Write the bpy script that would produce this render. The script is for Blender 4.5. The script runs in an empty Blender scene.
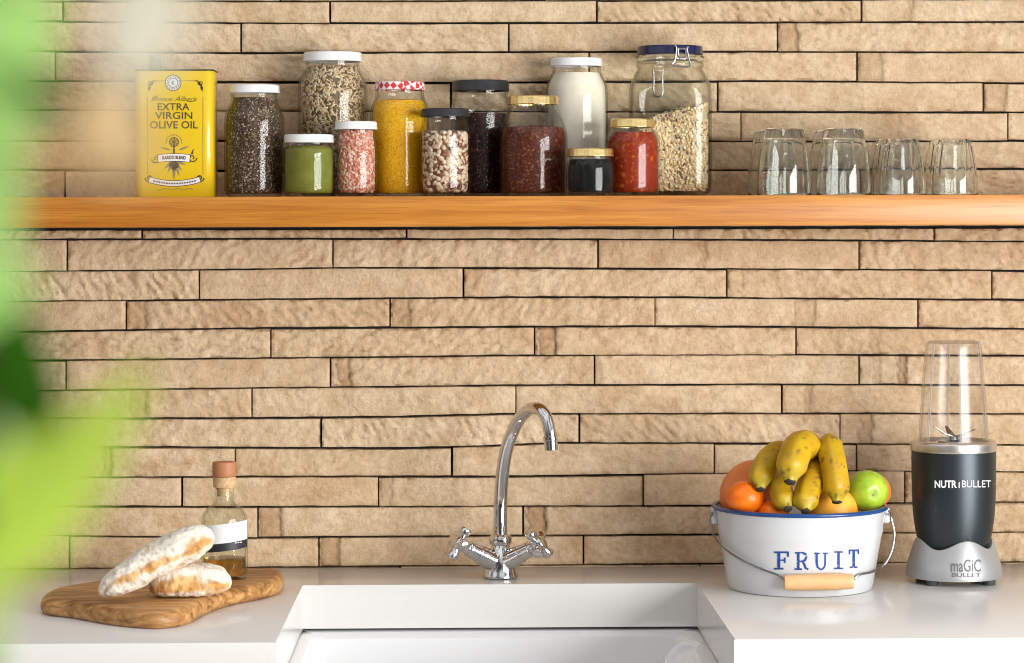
import bpy, bmesh, math, random
from mathutils import Vector, Matrix, noise as mnoise
random.seed(7)
SC = bpy.context.scene
COL = SC.collection
PI = math.pi

# ------------------------------------------------------------------ camera
F = 2664.0                      # focal length in pixels of the 1024 x 663 frame
HX, HY = 512.0, 203.0           # principal point (eye level sits on the shelf)
YAW, ROLL = math.radians(1.2), math.radians(0.16)
TOP = 0.9                       # worktop height
CAM = Vector((0, -3.6, TOP + 0.4909))
fwd = Vector((math.sin(YAW), math.cos(YAW), 0))
_r = Vector((math.cos(YAW), -math.sin(YAW), 0)); _u = Vector((0, 0, 1))
rgt = _r*math.cos(ROLL) - _u*math.sin(ROLL)
upv = _r*math.sin(ROLL) + _u*math.cos(ROLL)
cd = bpy.data.cameras.new('camera'); cam = bpy.data.objects.new('camera', cd); COL.objects.link(cam)
cam.matrix_world = Matrix(((rgt.x, upv.x, -fwd.x, CAM.x), (rgt.y, upv.y, -fwd.y, CAM.y), (rgt.z, upv.z, -fwd.z, CAM.z), (0, 0, 0, 1)))
cd.sensor_width = 36; cd.lens = F/1024*36; cd.shift_y = (HY-331.5)/1024
cd.clip_start = 0.05; cd.clip_end = 60
cd.dof.use_dof = True; cd.dof.focus_distance = 3.42; cd.dof.aperture_fstop = 9.0
SC.camera = cam

def ray(px, py): return fwd + rgt*((px-HX)/F) + upv*((HY-py)/F)
def at(px, py, Y):
    d = ray(px, py); return CAM + d*((Y-CAM.y)/d.y)
def atz(px, py, z):
    d = ray(px, py); return CAM + d*((z-CAM.z)/d.z)
def proj(p):
    v = Vector(p)-CAM; d = v.dot(fwd); return HX+F*v.dot(rgt)/d, HY-F*v.dot(upv)/d
def scale_at(p): return F/((Vector(p)-CAM).dot(fwd))

# ------------------------------------------------------------------ materials
def new_mat(name):
    m = bpy.data.materials.new(name); m.use_nodes = True
    nt = m.node_tree; b = nt.nodes['Principled BSDF']
    return m, nt, b
def pm(name, col, rough=0.5, metal=0.0, spec=0.5, coat=0.0, bump=None, var=None, sss=0.0):
    m, nt, b = new_mat(name)
    b.inputs['Base Color'].default_value = (*col, 1); b.inputs['Roughness'].default_value = rough
    b.inputs['Metallic'].default_value = metal; b.inputs['Specular IOR Level'].default_value = spec
    b.inputs['Coat Weight'].default_value = coat; b.inputs['Coat Roughness'].default_value = 0.08
    if sss: b.inputs['Subsurface Weight'].default_value = sss; b.inputs['Subsurface Radius'].default_value = (.01, .006, .003)
    tc = nt.nodes.new('ShaderNodeTexCoord')
    if var:                                     # (scale, second colour, contrast lo, hi)
        n = nt.nodes.new('ShaderNodeTexNoise'); n.inputs['Scale'].default_value = var[0]; n.inputs['Detail'].default_value = 5
        nt.links.new(tc.outputs['Object'], n.inputs['Vector'])
        r = nt.nodes.new('ShaderNodeValToRGB'); r.color_ramp.elements[0].position = var[2]; r.color_ramp.elements[1].position = var[3]
        r.color_ramp.elements[0].color = (*col, 1); r.color_ramp.elements[1].color = (*var[1], 1)
        nt.links.new(n.outputs['Fac'], r.inputs['Fac']); nt.links.new(r.outputs['Color'], b.inputs['Base Color'])
    if bump:                                    # (scale, strength, distance)
        n = nt.nodes.new('ShaderNodeTexNoise'); n.inputs['Scale'].default_value = bump[0]; n.inputs['Detail'].default_value = 4
        nt.links.new(tc.outputs['Object'], n.inputs['Vector'])
        bp = nt.nodes.new('ShaderNodeBump'); bp.inputs['Strength'].default_value = bump[1]; bp.inputs['Distance'].default_value = bump[2]
        nt.links.new(n.outputs['Fac'], bp.inputs['Height']); nt.links.new(bp.outputs['Normal'], b.inputs['Normal'])
    return m
def grains(name, cols, scale, rough=0.6, dist=0.0006, stretch=(1, 1, 1)):
    """loose grains: each voronoi cell gets its own tone and bulges"""
    m, nt, b = new_mat(name); b.inputs['Roughness'].default_value = rough; b.inputs['Specular IOR Level'].default_value = .2
    tc = nt.nodes.new('ShaderNodeTexCoord'); mp = nt.nodes.new('ShaderNodeMapping'); mp.inputs['Scale'].default_value = stretch
    v = nt.nodes.new('ShaderNodeTexVoronoi'); v.inputs['Scale'].default_value = scale
    nt.links.new(tc.outputs['Object'], mp.inputs['Vector']); nt.links.new(mp.outputs['Vector'], v.inputs['Vector'])
    sp = nt.nodes.new('ShaderNodeSeparateColor'); nt.links.new(v.outputs['Color'], sp.inputs['Color'])
    r = nt.nodes.new('ShaderNodeValToRGB'); r.color_ramp.interpolation = 'CONSTANT'
    while len(r.color_ramp.elements) < len(cols): r.color_ramp.elements.new(0.5)
    acc = 0
    for e, (c, w) in zip(r.color_ramp.elements, cols):
        e.position = acc; e.color = (*c, 1); acc += w
    nt.links.new(sp.outputs['Red'], r.inputs['Fac']); nt.links.new(r.outputs['Color'], b.inputs['Base Color'])
    bp = nt.nodes.new('ShaderNodeBump'); bp.inputs['Strength'].default_value = 0.9; bp.inputs['Distance'].default_value = dist; bp.invert = True
    nt.links.new(v.outputs['Distance'], bp.inputs['Height']); nt.links.new(bp.outputs['Normal'], b.inputs['Normal'])
    return m
def attr_mat(name, rough=0.6, spec=0.5, bump=None, sss=0.0, coat=0.0):
    """colour from the mesh's own 'tone' attribute (varieties of one surface: crust, seeds, peel)"""
    m, nt, b = new_mat(name); b.inputs['Roughness'].default_value = rough; b.inputs['Specular IOR Level'].default_value = spec
    b.inputs['Coat Weight'].default_value = coat
    a = nt.nodes.new('ShaderNodeAttribute'); a.attribute_name = 'tone'
    nt.links.new(a.outputs['Color'], b.inputs['Base Color'])
    if sss: b.inputs['Subsurface Weight'].default_value = sss; b.inputs['Subsurface Radius'].default_value = (.01, .006, .003)
    if bump:
        tc = nt.nodes.new('ShaderNodeTexCoord')
        n = nt.nodes.new('ShaderNodeTexNoise'); n.inputs['Scale'].default_value = bump[0]; n.inputs['Detail'].default_value = 6
        nt.links.new(tc.outputs['Object'], n.inputs['Vector'])
        bp = nt.nodes.new('ShaderNodeBump'); bp.inputs['Strength'].default_value = bump[1]; bp.inputs['Distance'].default_value = bump[2]
        nt.links.new(n.outputs['Fac'], bp.inputs['Height']); nt.links.new(bp.outputs['Normal'], b.inputs['Normal'])
    return m
def thin_glass(name, tint=(.985, .988, .983), edge=(.34, .35, .31), refl=0.8, f0=0.017, rough=0.02):
    """thin clear wall: lets light straight through, mirrors more at grazing angles"""
    m = bpy.data.materials.new(name); m.use_nodes = True; nt = m.node_tree; nt.nodes.clear()
    out = nt.nodes.new('ShaderNodeOutputMaterial'); mix = nt.nodes.new('ShaderNodeMixShader')
    tr = nt.nodes.new('ShaderNodeBsdfTransparent'); gl = nt.nodes.new('ShaderNodeBsdfGlossy'); gl.inputs['Roughness'].default_value = rough
    lw = nt.nodes.new('ShaderNodeLayerWeight'); lw.inputs['Blend'].default_value = 0.5
    pw = nt.nodes.new('ShaderNodeMath'); pw.operation = 'POWER'; pw.inputs[1].default_value = 5
    mu = nt.nodes.new('ShaderNodeMath'); mu.operation = 'MULTIPLY_ADD'; mu.inputs[1].default_value = refl; mu.inputs[2].default_value = f0
    p2 = nt.nodes.new('ShaderNodeMath'); p2.operation = 'POWER'; p2.inputs[1].default_value = 5
    mc = nt.nodes.new('ShaderNodeMixRGB'); mc.inputs[1].default_value = (*tint, 1); mc.inputs[2].default_value = (*edge, 1)
    L = nt.links.new
    L(lw.outputs['Facing'], pw.inputs[0]); L(pw.outputs[0], mu.inputs[0]); L(mu.outputs[0], mix.inputs[0])
    L(lw.outputs['Facing'], p2.inputs[0]); L(p2.outputs[0], mc.inputs[0]); L(mc.outputs[0], tr.inputs['Color'])
    L(tr.outputs[0], mix.inputs[1]); L(gl.outputs[0], mix.inputs[2]); L(mix.outputs[0], out.inputs['Surface'])
    return m
def solid_glass(name, col=(1, 1, 1), ior=1.47):
    m = bpy.data.materials.new(name); m.use_nodes = True; nt = m.node_tree; nt.nodes.clear()
    out = nt.nodes.new('ShaderNodeOutputMaterial'); g = nt.nodes.new('ShaderNodeBsdfGlass')
    g.inputs['Color'].default_value = (*col, 1); g.inputs['Roughness'].default_value = 0.0; g.inputs['IOR'].default_value = ior
    nt.links.new(g.outputs[0], out.inputs['Surface']); return m

M = {}
M['white_lid'] = pm('white_lid', (.80, .80, .80), .3, coat=.3)
M['black_lid'] = pm('black_lid', (.018, .019, .022), .38, bump=(400, .3, .0003))
M['gold_lid'] = pm('gold_lid', (.90, .68, .30), .32, 1.0)
M['blue_lid'] = pm('blue_lid', (.005, .008, .055), .25, coat=.1)
M['chrome'] = pm('chrome', (.64, .64, .65), .05, 1.0)
M['steel'] = pm('steel', (.30, .30, .31), .3, 1.0)
M['jar_glass'] = thin_glass('jar_glass', rough=.06)
M['kilner_glass'] = thin_glass('kilner_glass', (.975, .985, .975))
M['rib_plastic'] = thin_glass('rib_plastic', (.93, .93, .93), (.8, .8, .8), .5, .22, .3)
M['cup_plastic'] = thin_glass('cup_plastic', (.975, .975, .975), (.7, .69, .68), .7, .03, .22)
M['tumbler_glass'] = solid_glass('tumbler_glass', (.985, .995, .985))
M['white_enamel'] = pm('white_enamel', (.57, .58, .59), .18, coat=.3)
M['quartz'] = pm('quartz', (.70, .69, .67), .2, spec=.6, var=(260, (.69, .68, .658), .45, .6))
M['ceramic'] = pm('ceramic', (.80, .81, .82), .1, coat=.5)

# ------------------------------------------------------------------ object helpers
def tag(o, label=None, cat=None, group=None, kind=None):
    if label: o['label'] = label
    if cat: o['category'] = cat
    if group: o['group'] = group
    if kind: o['kind'] = kind
    return o
def empty(name, loc, label, cat, group=None):
    o = bpy.data.objects.new(name, None); COL.objects.link(o); o.location = loc; o.empty_display_size = .02
    return tag(o, label, cat, group)
def obj(name, bm, mat, parent=None, smooth=True, origin=None, angle=40):
    """bm in WORLD coordinates; the object's origin goes to `origin` (or the parent's)"""
    if origin is None: origin = parent_loc(parent) if parent else Vector((0, 0, 0))
    origin = Vector(origin)
    bmesh.ops.translate(bm, verts=bm.verts[:], vec=-origin)
    me = bpy.data.meshes.new(name); bm.to_mesh(me); bm.free()
    o = bpy.data.objects.new(name, me); COL.objects.link(o)
    me.materials.append(M[mat] if isinstance(mat, str) else mat)
    if smooth:
        me.polygons.foreach_set('use_smooth', [True]*len(me.polygons))
        try: me.set_sharp_from_angle(angle=math.radians(angle))
        except Exception: pass
    if parent: o.parent = parent; o.location = origin - parent_loc(parent)
    else: o.location = origin
    return o
def parent_loc(p):
    v = Vector(p.location)
    while p.parent: p = p.parent; v += Vector(p.location)
    return v
def chaikin(pts, n=2):
    for _ in range(n):
        q = [pts[0]]
        for a, b in zip(pts[:-1], pts[1:]):
            q.append(tuple(a[i]*.75+b[i]*.25 for i in range(len(a)))); q.append(tuple(a[i]*.25+b[i]*.75 for i in range(len(a))))
        q.append(pts[-1]); pts = q
    return pts
def catmull(pts, n=8):
    P = [Vector(p) for p in pts]; P = [P[0]*2-P[1]]+P+[P[-1]*2-P[-2]]; out = []
    for i in range(1, len(P)-2):
        a, b, c, d = P[i-1:i+3]
        for k in range(n):
            t = k/n
            out.append(.5*((2*b)+(c-a)*t+(2*a-5*b+4*c-d)*t*t+(3*b-a-3*c+d)*t**3))
    out.append(P[-2]); return out
def lathe(bm, prof, c, seg=56, rf=None, zf=None):
    """revolve (r, z) pairs about the vertical axis through c; rf(theta, r, z) scales the radius, zf shifts the height"""
    rings = []
    for r, z in prof:
        if r < 1e-6: rings.append([bm.verts.new((c[0], c[1], z))]); continue
        ring = []
        for k in range(seg):
            t = 2*PI*k/seg; rr = r*(rf(t, r, z) if rf else 1)
            ring.append(bm.verts.new((c[0]+rr*math.cos(t), c[1]+rr*math.sin(t), z+(zf(t, r, z) if zf else 0))))
        rings.append(ring)
    for a, b in zip(rings[:-1], rings[1:]):
        for k in range(seg):
            k2 = (k+1) % seg
            if len(a) == 1 and len(b) == 1: continue
            if len(a) == 1: bm.faces.new((a[0], b[k2], b[k]))
            elif len(b) == 1: bm.faces.new((a[k], a[k2], b[0]))
            else: bm.faces.new((a[k], a[k2], b[k2], b[k]))
    return bm
def fixn(bm):
    bmesh.ops.recalc_face_normals(bm, faces=bm.faces[:]); return bm
def tube(bm, pts, rad, seg=12, cap=True, flat=None):
    """sweep a circle along pts; rad is a number or a list"""
    P = [Vector(p) for p in pts]; n = len(P); R = rad if isinstance(rad, (list, tuple)) else [rad]*n
    T = [(P[min(i+1, n-1)]-P[max(i-1, 0)]).normalized() for i in range(n)]
    u = T[0].orthogonal().normalized(); rings = []
    for i in range(n):
        u = (u - T[i]*u.dot(T[i])).normalized(); w = T[i].cross(u)
        rings.append([bm.verts.new(P[i]+(u*math.cos(2*PI*k/seg)+w*math.sin(2*PI*k/seg))*R[i]) for k in range(seg)])
    for a, b in zip(rings[:-1], rings[1:]):
        for k in range(seg): bm.faces.new((a[k], a[(k+1) % seg], b[(k+1) % seg], b[k]))
    if cap:
        bm.faces.new(rings[0][::-1]); bm.faces.new(rings[-1])
    return bm
def box(bm, lo, hi, bev=0.0, seg=2):
    r = bmesh.ops.create_cube(bm, size=1.0); vs = r['verts']
    for v in vs:
        for i in range(3): v.co[i] = lo[i] if v.co[i] < 0 else hi[i]
    if bev:
        es = list({e for v in vs for e in v.link_edges})
        bmesh.ops.bevel(bm, geom=es, offset=bev, segments=seg, affect='EDGES', profile=.5)
    return bm
def axis_lathe(bm, prof, base, axis, seg=32, rf=None):
    """revolve (r, distance along axis) about `axis` from `base`"""
    a = Vector(axis).normalized(); q = Vector((0, 0, 1)).rotation_difference(a).to_matrix().to_4x4()
    b2 = bmesh.new(); lathe(b2, prof, (0, 0), seg, rf); fixn(b2); b2.transform(Matrix.Translation(base) @ q)
    me = bpy.data.meshes.new('t'); b2.to_mesh(me); b2.free(); bm.from_mesh(me); bpy.data.meshes.remove(me)
    return bm
def prism(bm, pts, z0, z1, bev=0.0, seg=3):
    lo = [bm.verts.new((p[0], p[1], z0)) for p in pts]; hi = [bm.verts.new((p[0], p[1], z1)) for p in pts]
    n = len(pts); f0 = bm.faces.new(lo[::-1]); f1 = bm.faces.new(hi)
    for k in range(n): bm.faces.new((lo[k], lo[(k+1) % n], hi[(k+1) % n], hi[k]))
    if bev:
        es = list(f0.edges)+list(f1.edges)
        bmesh.ops.bevel(bm, geom=es, offset=bev, segments=seg, affect='EDGES', profile=.5)
    return bm
# flat artwork in pixels, laid on a real surface by `mp`
def strip(pts, w, closed=False):
    P = [Vector((p[0], p[1])) for p in pts]; n = len(P); W = w if isinstance(w, list) else [w]*n; q = []
    N = []
    for i in range(n):
        a = P[(i-1) % n] if closed or i else P[i]; b = P[(i+1) % n] if closed or i < n-1 else P[i]
        t = (b-a); t = t.normalized() if t.length else Vector((1, 0)); N.append(Vector((-t.y, t.x)))
    for i in range(n if closed else n-1):
        j = (i+1) % n
        q.append([P[i]+N[i]*W[i]/2, P[j]+N[j]*W[j]/2, P[j]-N[j]*W[j]/2, P[i]-N[i]*W[i]/2])
    return q
def disc(cx, cy, r, n=24, ry=None): return [[(cx+r*math.cos(2*PI*k/n), cy+(ry or r)*math.sin(2*PI*k/n)) for k in range(n)]]
def ringq(cx, cy, r, w, n=28): return strip([(cx+r*math.cos(2*PI*k/n), cy+r*math.sin(2*PI*k/n)) for k in range(n)], w, True)
def art(name, polys, mat, parent, mp):
    bm = bmesh.new()
    for p in polys:
        try: bm.faces.new([bm.verts.new(mp(*q[:2])) for q in p])
        except ValueError: pass
    for f in bm.faces:
        f.normal_update()
        if f.normal.y > 0: f.normal_flip()
    return obj(name, bm, mat, parent, smooth=False)
def text_polys(body, x0, x1, ybase, h, bold=0.0, shear=0.0, mono=False):
    """outline letters from Blender's built-in font, fitted between pixel x0..x1 with cap height h"""
    cu = bpy.data.curves.new('t', 'FONT'); cu.body = body; cu.size = 1; cu.offset = bold; cu.shear = shear; cu.resolution_u = 3
    o = bpy.data.objects.new('t', cu); COL.objects.link(o)
    dg = bpy.context.evaluated_depsgraph_get(); me = bpy.data.meshes.new_from_object(o.evaluated_get(dg))
    V = [v.co.copy() for v in me.vertices]; Fs = [list(p.vertices) for p in me.polygons]
    bpy.data.objects.remove(o); bpy.data.curves.remove(cu); bpy.data.meshes.remove(me)
    if not V: return []
    a = min(v.x for v in V); b = max(v.x for v in V); cap = 0.69
    kx = (x1-x0)/(b-a); ky = h/cap
    return [[(x0+(V[i].x-a)*kx, ybase-V[i].y*ky) for i in f] for f in Fs]
def tone_attr(me, cols):
    a = me.color_attributes.new('tone', 'FLOAT_COLOR', 'POINT')
    a.data.foreach_set('color', [c for t in cols for c in (t[0], t[1], t[2], 1.0)])
def mixc(a, b, t):
    t = max(0, min(1, t)); return tuple(a[i]+(b[i]-a[i])*t for i in range(3))
def fbm(p, o=4): return mnoise.fractal(p, 1.0, 2.0, o, noise_basis='PERLIN_ORIGINAL')
def sstep(a, b, x):
    t = max(0, min(1, (x-a)/(b-a))); return t*t*(3-2*t)

# ------------------------------------------------------------------ the stone wall
def lin(pts, x):
    if x <= pts[0][0]: return pts[0][1]
    for (a, b), (c, d) in zip(pts[:-1], pts[1:]):
        if x <= c: return b+(d-b)*(x-a)/(c-a)
    return pts[-1][1]
J = [
 [(0, -58), (1024, -60)], [(0, -28), (1024, -30)],
 [(0, 2), (400, 1.6), (600, .6), (1024, -.6)],
 [(0, 21), (256, 23), (400, 23.5), (768, 22.5), (1024, 22)],
 [(0, 51), (256, 53), (512, 52), (768, 51.5), (1024, 52)],
 [(0, 81), (256, 82), (410, 83), (600, 82), (768, 81.5), (1024, 83)],
 [(0, 110), (256, 111), (700, 112), (1024, 112.6)],
 [(0, 141), (700, 141.5), (1024, 141)],
 [(0, 170), (220, 171), (768, 170), (1024, 169)],
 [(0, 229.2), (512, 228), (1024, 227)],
 [(0, 240), (256, 239), (512, 239), (768, 240), (1024, 241.5)],
 [(0, 271.7), (200, 270), (330, 268), (512, 268), (768, 269.5), (1024, 271)],
 [(0, 301.8), (256, 299), (512, 297), (655, 297), (768, 298), (1024, 299.5)],
 [(0, 332.5), (126, 330.5), (256, 328.5), (512, 326.5), (640, 326), (768, 326.7), (1024, 328.5)],
 [(0, 361), (130, 360), (256, 358.5), (400, 357), (512, 355.5), (768, 355), (1024, 356)],
 [(0, 391), (256, 388), (400, 387), (512, 385.5), (768, 384.5), (1024, 385.5)],
 [(0, 418.5), (256, 418.3), (400, 417), (512, 414), (768, 413.5), (1024, 414.5)],
 [(0, 446.5), (256, 448), (400, 448.5), (480, 446.7), (560, 443.3), (768, 443.5), (1024, 445)],
 [(0, 477.7), (256, 477), (512, 476.5), (768, 473), (860, 471), (1024, 471.7)],
 [(0, 506.3), (256, 507), (512, 506), (700, 505.5), (900, 503), (1024, 502)],
 [(0, 535), (256, 538), (512, 536), (720, 534.5), (1024, 532.5)],
 [(0, 569), (256, 567), (512, 565.6), (720, 564), (1024, 561.8)],
 [(0, 600), (1024, 594)],
]
VJ = [[120, 390, 660, 920], [10, 280, 545, 810], [63, 330, 597, 861.5], [-25, 241, 509, 777.3], [55, 322, 589, 857], [-80, 184, 451, 718, 983.5],
      [-60, 207, 474, 741, 1008], [-10, 260, 527, 793], [65, 332, 598, 866], [142, 406.5, 673.5, 934.5], [67.5, 333, 598, 859.5],
      [-66, 199.5, 463.5, 726.5, 992], [126, 390, 655, 918], [4, 271, 534.5, 796], [66, 330.5, 594.5, 859], [-12, 252, 516, 782],
      [56, 321, 579.5, 840], [67.5, 235, 452, 714.5, 856.5], [-85, 182, 378.5, 643.5, 905], [-10, 258, 523, 787], [69.5, 319, 583.5, 850], [120, 400, 700]]
VJ[9] = [142, 406.5, 673.5, 934.5]
STAIN = {3: [(778, 797, .9)], 4: [(858, 882, .5)], 5: [(984, 1006, .6)], 6: [(872, 900, .3)], 8: [], 10: [(700, 706, .5), (612, 622, .3)],
         12: [(393, 410, .7), (128, 146, .6), (795, 815, .5)], 13: [(539, 555, 1.0), (60, 150, .15), (872, 880, .3)], 14: [(338, 350, .9), (899, 906, 1.0), (874, 880, .4), (590, 600, .3)],
         15: [(130, 146, .7), (805, 811, .5)], 16: [(860, 872, .7)], 17: [(82, 87, .5), (103, 111, 1.1)], 18: [(380, 392, .5)], 19: [(260, 281, .8), (528, 545, 1.1)],
         20: [(321, 339, .9)], 2: [(907, 912, .4)]}
def build_wall():
    bm = bmesh.new(); cols = []
    lay = None
    def brick(row, xa, xb):
        rnd = random.Random(row*1000+int(xa))
        prot = rnd.uniform(0.0, 0.005); rough = rnd.choice([.3, .5, 1.1, 1.5, .7]); tone = rnd.uniform(-1, 1); dark = 1-.0*row
        gx0, gx1 = rnd.uniform(.55, 1.25), rnd.uniform(.55, 1.25); g0, g1 = rnd.uniform(.5, 1.6), rnd.uniform(.5, 1.5)
        tl = rnd.uniform(-.6, .6)
        if row == 9: g0 = 1.7  # joint widened so its dark gap stands in for the shade under the shelf
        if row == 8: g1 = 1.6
        xa += gx0; xb -= gx1
        nx = max(3, int((xb-xa)/2.2)); hgt = lin(J[row+1], xa)-lin(J[row], xa); ny = max(4, int(hgt/2.4))
        seed = Vector((rnd.uniform(0, 99), rnd.uniform(0, 99), 0)); G = []
        ang = rnd.uniform(-.9, .9); ca, sa = math.cos(ang), math.sin(ang)
        for j in range(ny+1):
            R = []
            for i in range(nx+1):
                u, v = i/nx, j/ny
                px = xa+(xb-xa)*u
                ya, yb = lin(J[row], px)+g0, lin(J[row+1], px)-g1
                ww = .45*mnoise.noise(Vector((px*.05, row*7.3, 1)))
                py = ya+(yb-ya)*v + ww*(1 if j in (0, ny) else 0)
                edge = (i in (0, nx)) or (j in (0, ny))
                q = Vector((px, py*1.0, 0)); rq = Vector((ca*px+sa*py, (-sa*px+ca*py)*2.6, 0))
                n1 = fbm(q*.030+seed, 3); n2 = fbm(rq*.085+seed, 4); n3 = fbm(q*.3+seed, 2)
                d = prot + .0016*n1 + .0026*rough*n2 + .0006*n3*rough
                c = mixc((.635, .465, .295), (.73, .58, .405), .5+.30*tone+.45*n1)
                c = mixc(c, (.50, .30, .15), sstep(.15, .75, fbm(q*Vector((.02, .05, 1)).x*1.0+seed*2, 3))*.35)
                c = mixc(c, (.44, .27, .14), sstep(.25, .8, n2)*.25*rough)
                for (s0, s1, k) in STAIN.get(row, ()):
                    if s0-6 < px < s1+6:
                        w = 5*mnoise.noise(Vector((py*.10, s0, 3)))+.8*mnoise.noise(Vector((py*.3, s0, 5))); lean = (v-.5)*6*tl
                        a0, a1 = s0+w+lean, s1+w*.6+lean
                        ins = sstep(a0-1.5, a0+1.5, px)*(1-sstep(a1-1.5, a1+1.5, px))
                        c = mixc(c, (.40, .225, .10), ins*.55*k); d -= .0016*ins*k
                        ln_ = max(math.exp(-((px-a1)/1.5)**2), .7*math.exp(-((px-a0)/1.3)**2)); c = mixc(c, (.10, .055, .03), .85*k*ln_); d -= .002*k*ln_
                if edge: d -= .0016 + .001*abs(n3)
                p = at(px, py, -d); R.append(bm.verts.new(p)); cols.append(c)
            G.append(R)
        for j in range(ny):
            for i in range(nx): bm.faces.new((G[j][i], G[j+1][i], G[j+1][i+1], G[j][i+1]))
        rim = G[0][:] + [G[j][nx] for j in range(1, ny+1)] + G[ny][-2::-1] + [G[j][0] for j in range(ny-1, 0, -1)]
        back = []
        for vtx in rim:
            back.append(bm.verts.new((vtx.co.x, .022, vtx.co.z))); cols.append((.42, .29, .17))
        n = len(rim)
        for k in range(n): bm.faces.new((rim[k], rim[(k+1) % n], back[(k+1) % n], back[k]))
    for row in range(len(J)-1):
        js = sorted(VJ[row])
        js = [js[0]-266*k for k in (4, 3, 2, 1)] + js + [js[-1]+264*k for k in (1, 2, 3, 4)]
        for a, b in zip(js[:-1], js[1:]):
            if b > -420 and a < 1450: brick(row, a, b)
    m, nt, b = new_mat('sandstone'); b.inputs['Roughness'].default_value = .88; b.inputs['Specular IOR Level'].default_value = .2
    a = nt.nodes.new('ShaderNodeAttribute'); a.attribute_name = 'tone'
    tc = nt.nodes.new('ShaderNodeTexCoord')
    n = nt.nodes.new('ShaderNodeTexNoise'); n.inputs['Scale'].default_value = 140; n.inputs['Detail'].default_value = 8; n.inputs['Roughness'].default_value = .7
    n2 = nt.nodes.new('ShaderNodeTexNoise'); n2.inputs['Scale'].default_value = 38; n2.inputs['Detail'].default_value = 6
    r = nt.nodes.new('ShaderNodeValToRGB'); r.color_ramp.elements[0].color = (.80, .76, .70, 1); r.color_ramp.elements[1].color = (1.06, 1.06, 1.05, 1)
    r.color_ramp.elements[0].position = .34; r.color_ramp.elements[1].position = .58
    mx = nt.nodes.new('ShaderNodeMixRGB'); mx.blend_type = 'MULTIPLY'; mx.inputs[0].default_value = .75
    r2 = nt.nodes.new('ShaderNodeValToRGB'); r2.color_ramp.elements[0].color = (.90, .86, .80, 1); r2.color_ramp.elements[1].color = (1.06, 1.06, 1.06, 1)
    r2.color_ramp.elements[0].position = .38; r2.color_ramp.elements[1].position = .6
    mx2 = nt.nodes.new('ShaderNodeMixRGB'); mx2.blend_type = 'MULTIPLY'; mx2.inputs[0].default_value = .8
    L = nt.links.new
    L(tc.outputs['Object'], n.inputs['Vector']); L(tc.outputs['Object'], n2.inputs['Vector'])
    L(n.outputs['Fac'], r.inputs['Fac']); L(n2.outputs['Fac'], r2.inputs['Fac'])
    L(a.outputs['Color'], mx.inputs[1]); L(r.outputs['Color'], mx.inputs[2]); L(mx.outputs[0], mx2.inputs[1]); L(r2.outputs['Color'], mx2.inputs[2]); L(mx2.outputs[0], b.inputs['Base Color'])
    bp = nt.nodes.new('ShaderNodeBump'); bp.inputs['Strength'].default_value = 1.0; bp.inputs['Distance'].default_value = .0035
    L(n.outputs['Fac'], bp.inputs['Height']); L(bp.outputs['Normal'], b.inputs['Normal'])
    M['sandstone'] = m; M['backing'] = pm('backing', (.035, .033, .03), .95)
    # dark bedding behind the stones, same wall
    i0 = len(bm.faces)
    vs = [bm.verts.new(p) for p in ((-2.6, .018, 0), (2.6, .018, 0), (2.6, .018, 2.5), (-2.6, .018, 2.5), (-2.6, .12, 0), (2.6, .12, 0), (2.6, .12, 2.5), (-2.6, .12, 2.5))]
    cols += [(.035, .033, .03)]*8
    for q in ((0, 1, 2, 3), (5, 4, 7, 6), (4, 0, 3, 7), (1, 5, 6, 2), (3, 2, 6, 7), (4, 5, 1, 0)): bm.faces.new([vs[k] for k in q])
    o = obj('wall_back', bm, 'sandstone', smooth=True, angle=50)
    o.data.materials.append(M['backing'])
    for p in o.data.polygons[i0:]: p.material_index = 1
    tone_attr(o.data, cols)
    tag(o, 'pale sandstone wall of long thin split stone strips with dark joints', 'wall', kind='structure')
build_wall()
M['floor'] = pm('floor', (.20, .13, .08), .45, var=(3, (.14, .09, .055), .35, .65))
b = bmesh.new(); box(b, (-2.6, -4.6, -.05), (2.6, .02, 0)); tag(obj('floor', b, 'floor', smooth=False), 'dark wooden kitchen floor', 'floor', kind='structure')

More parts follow.
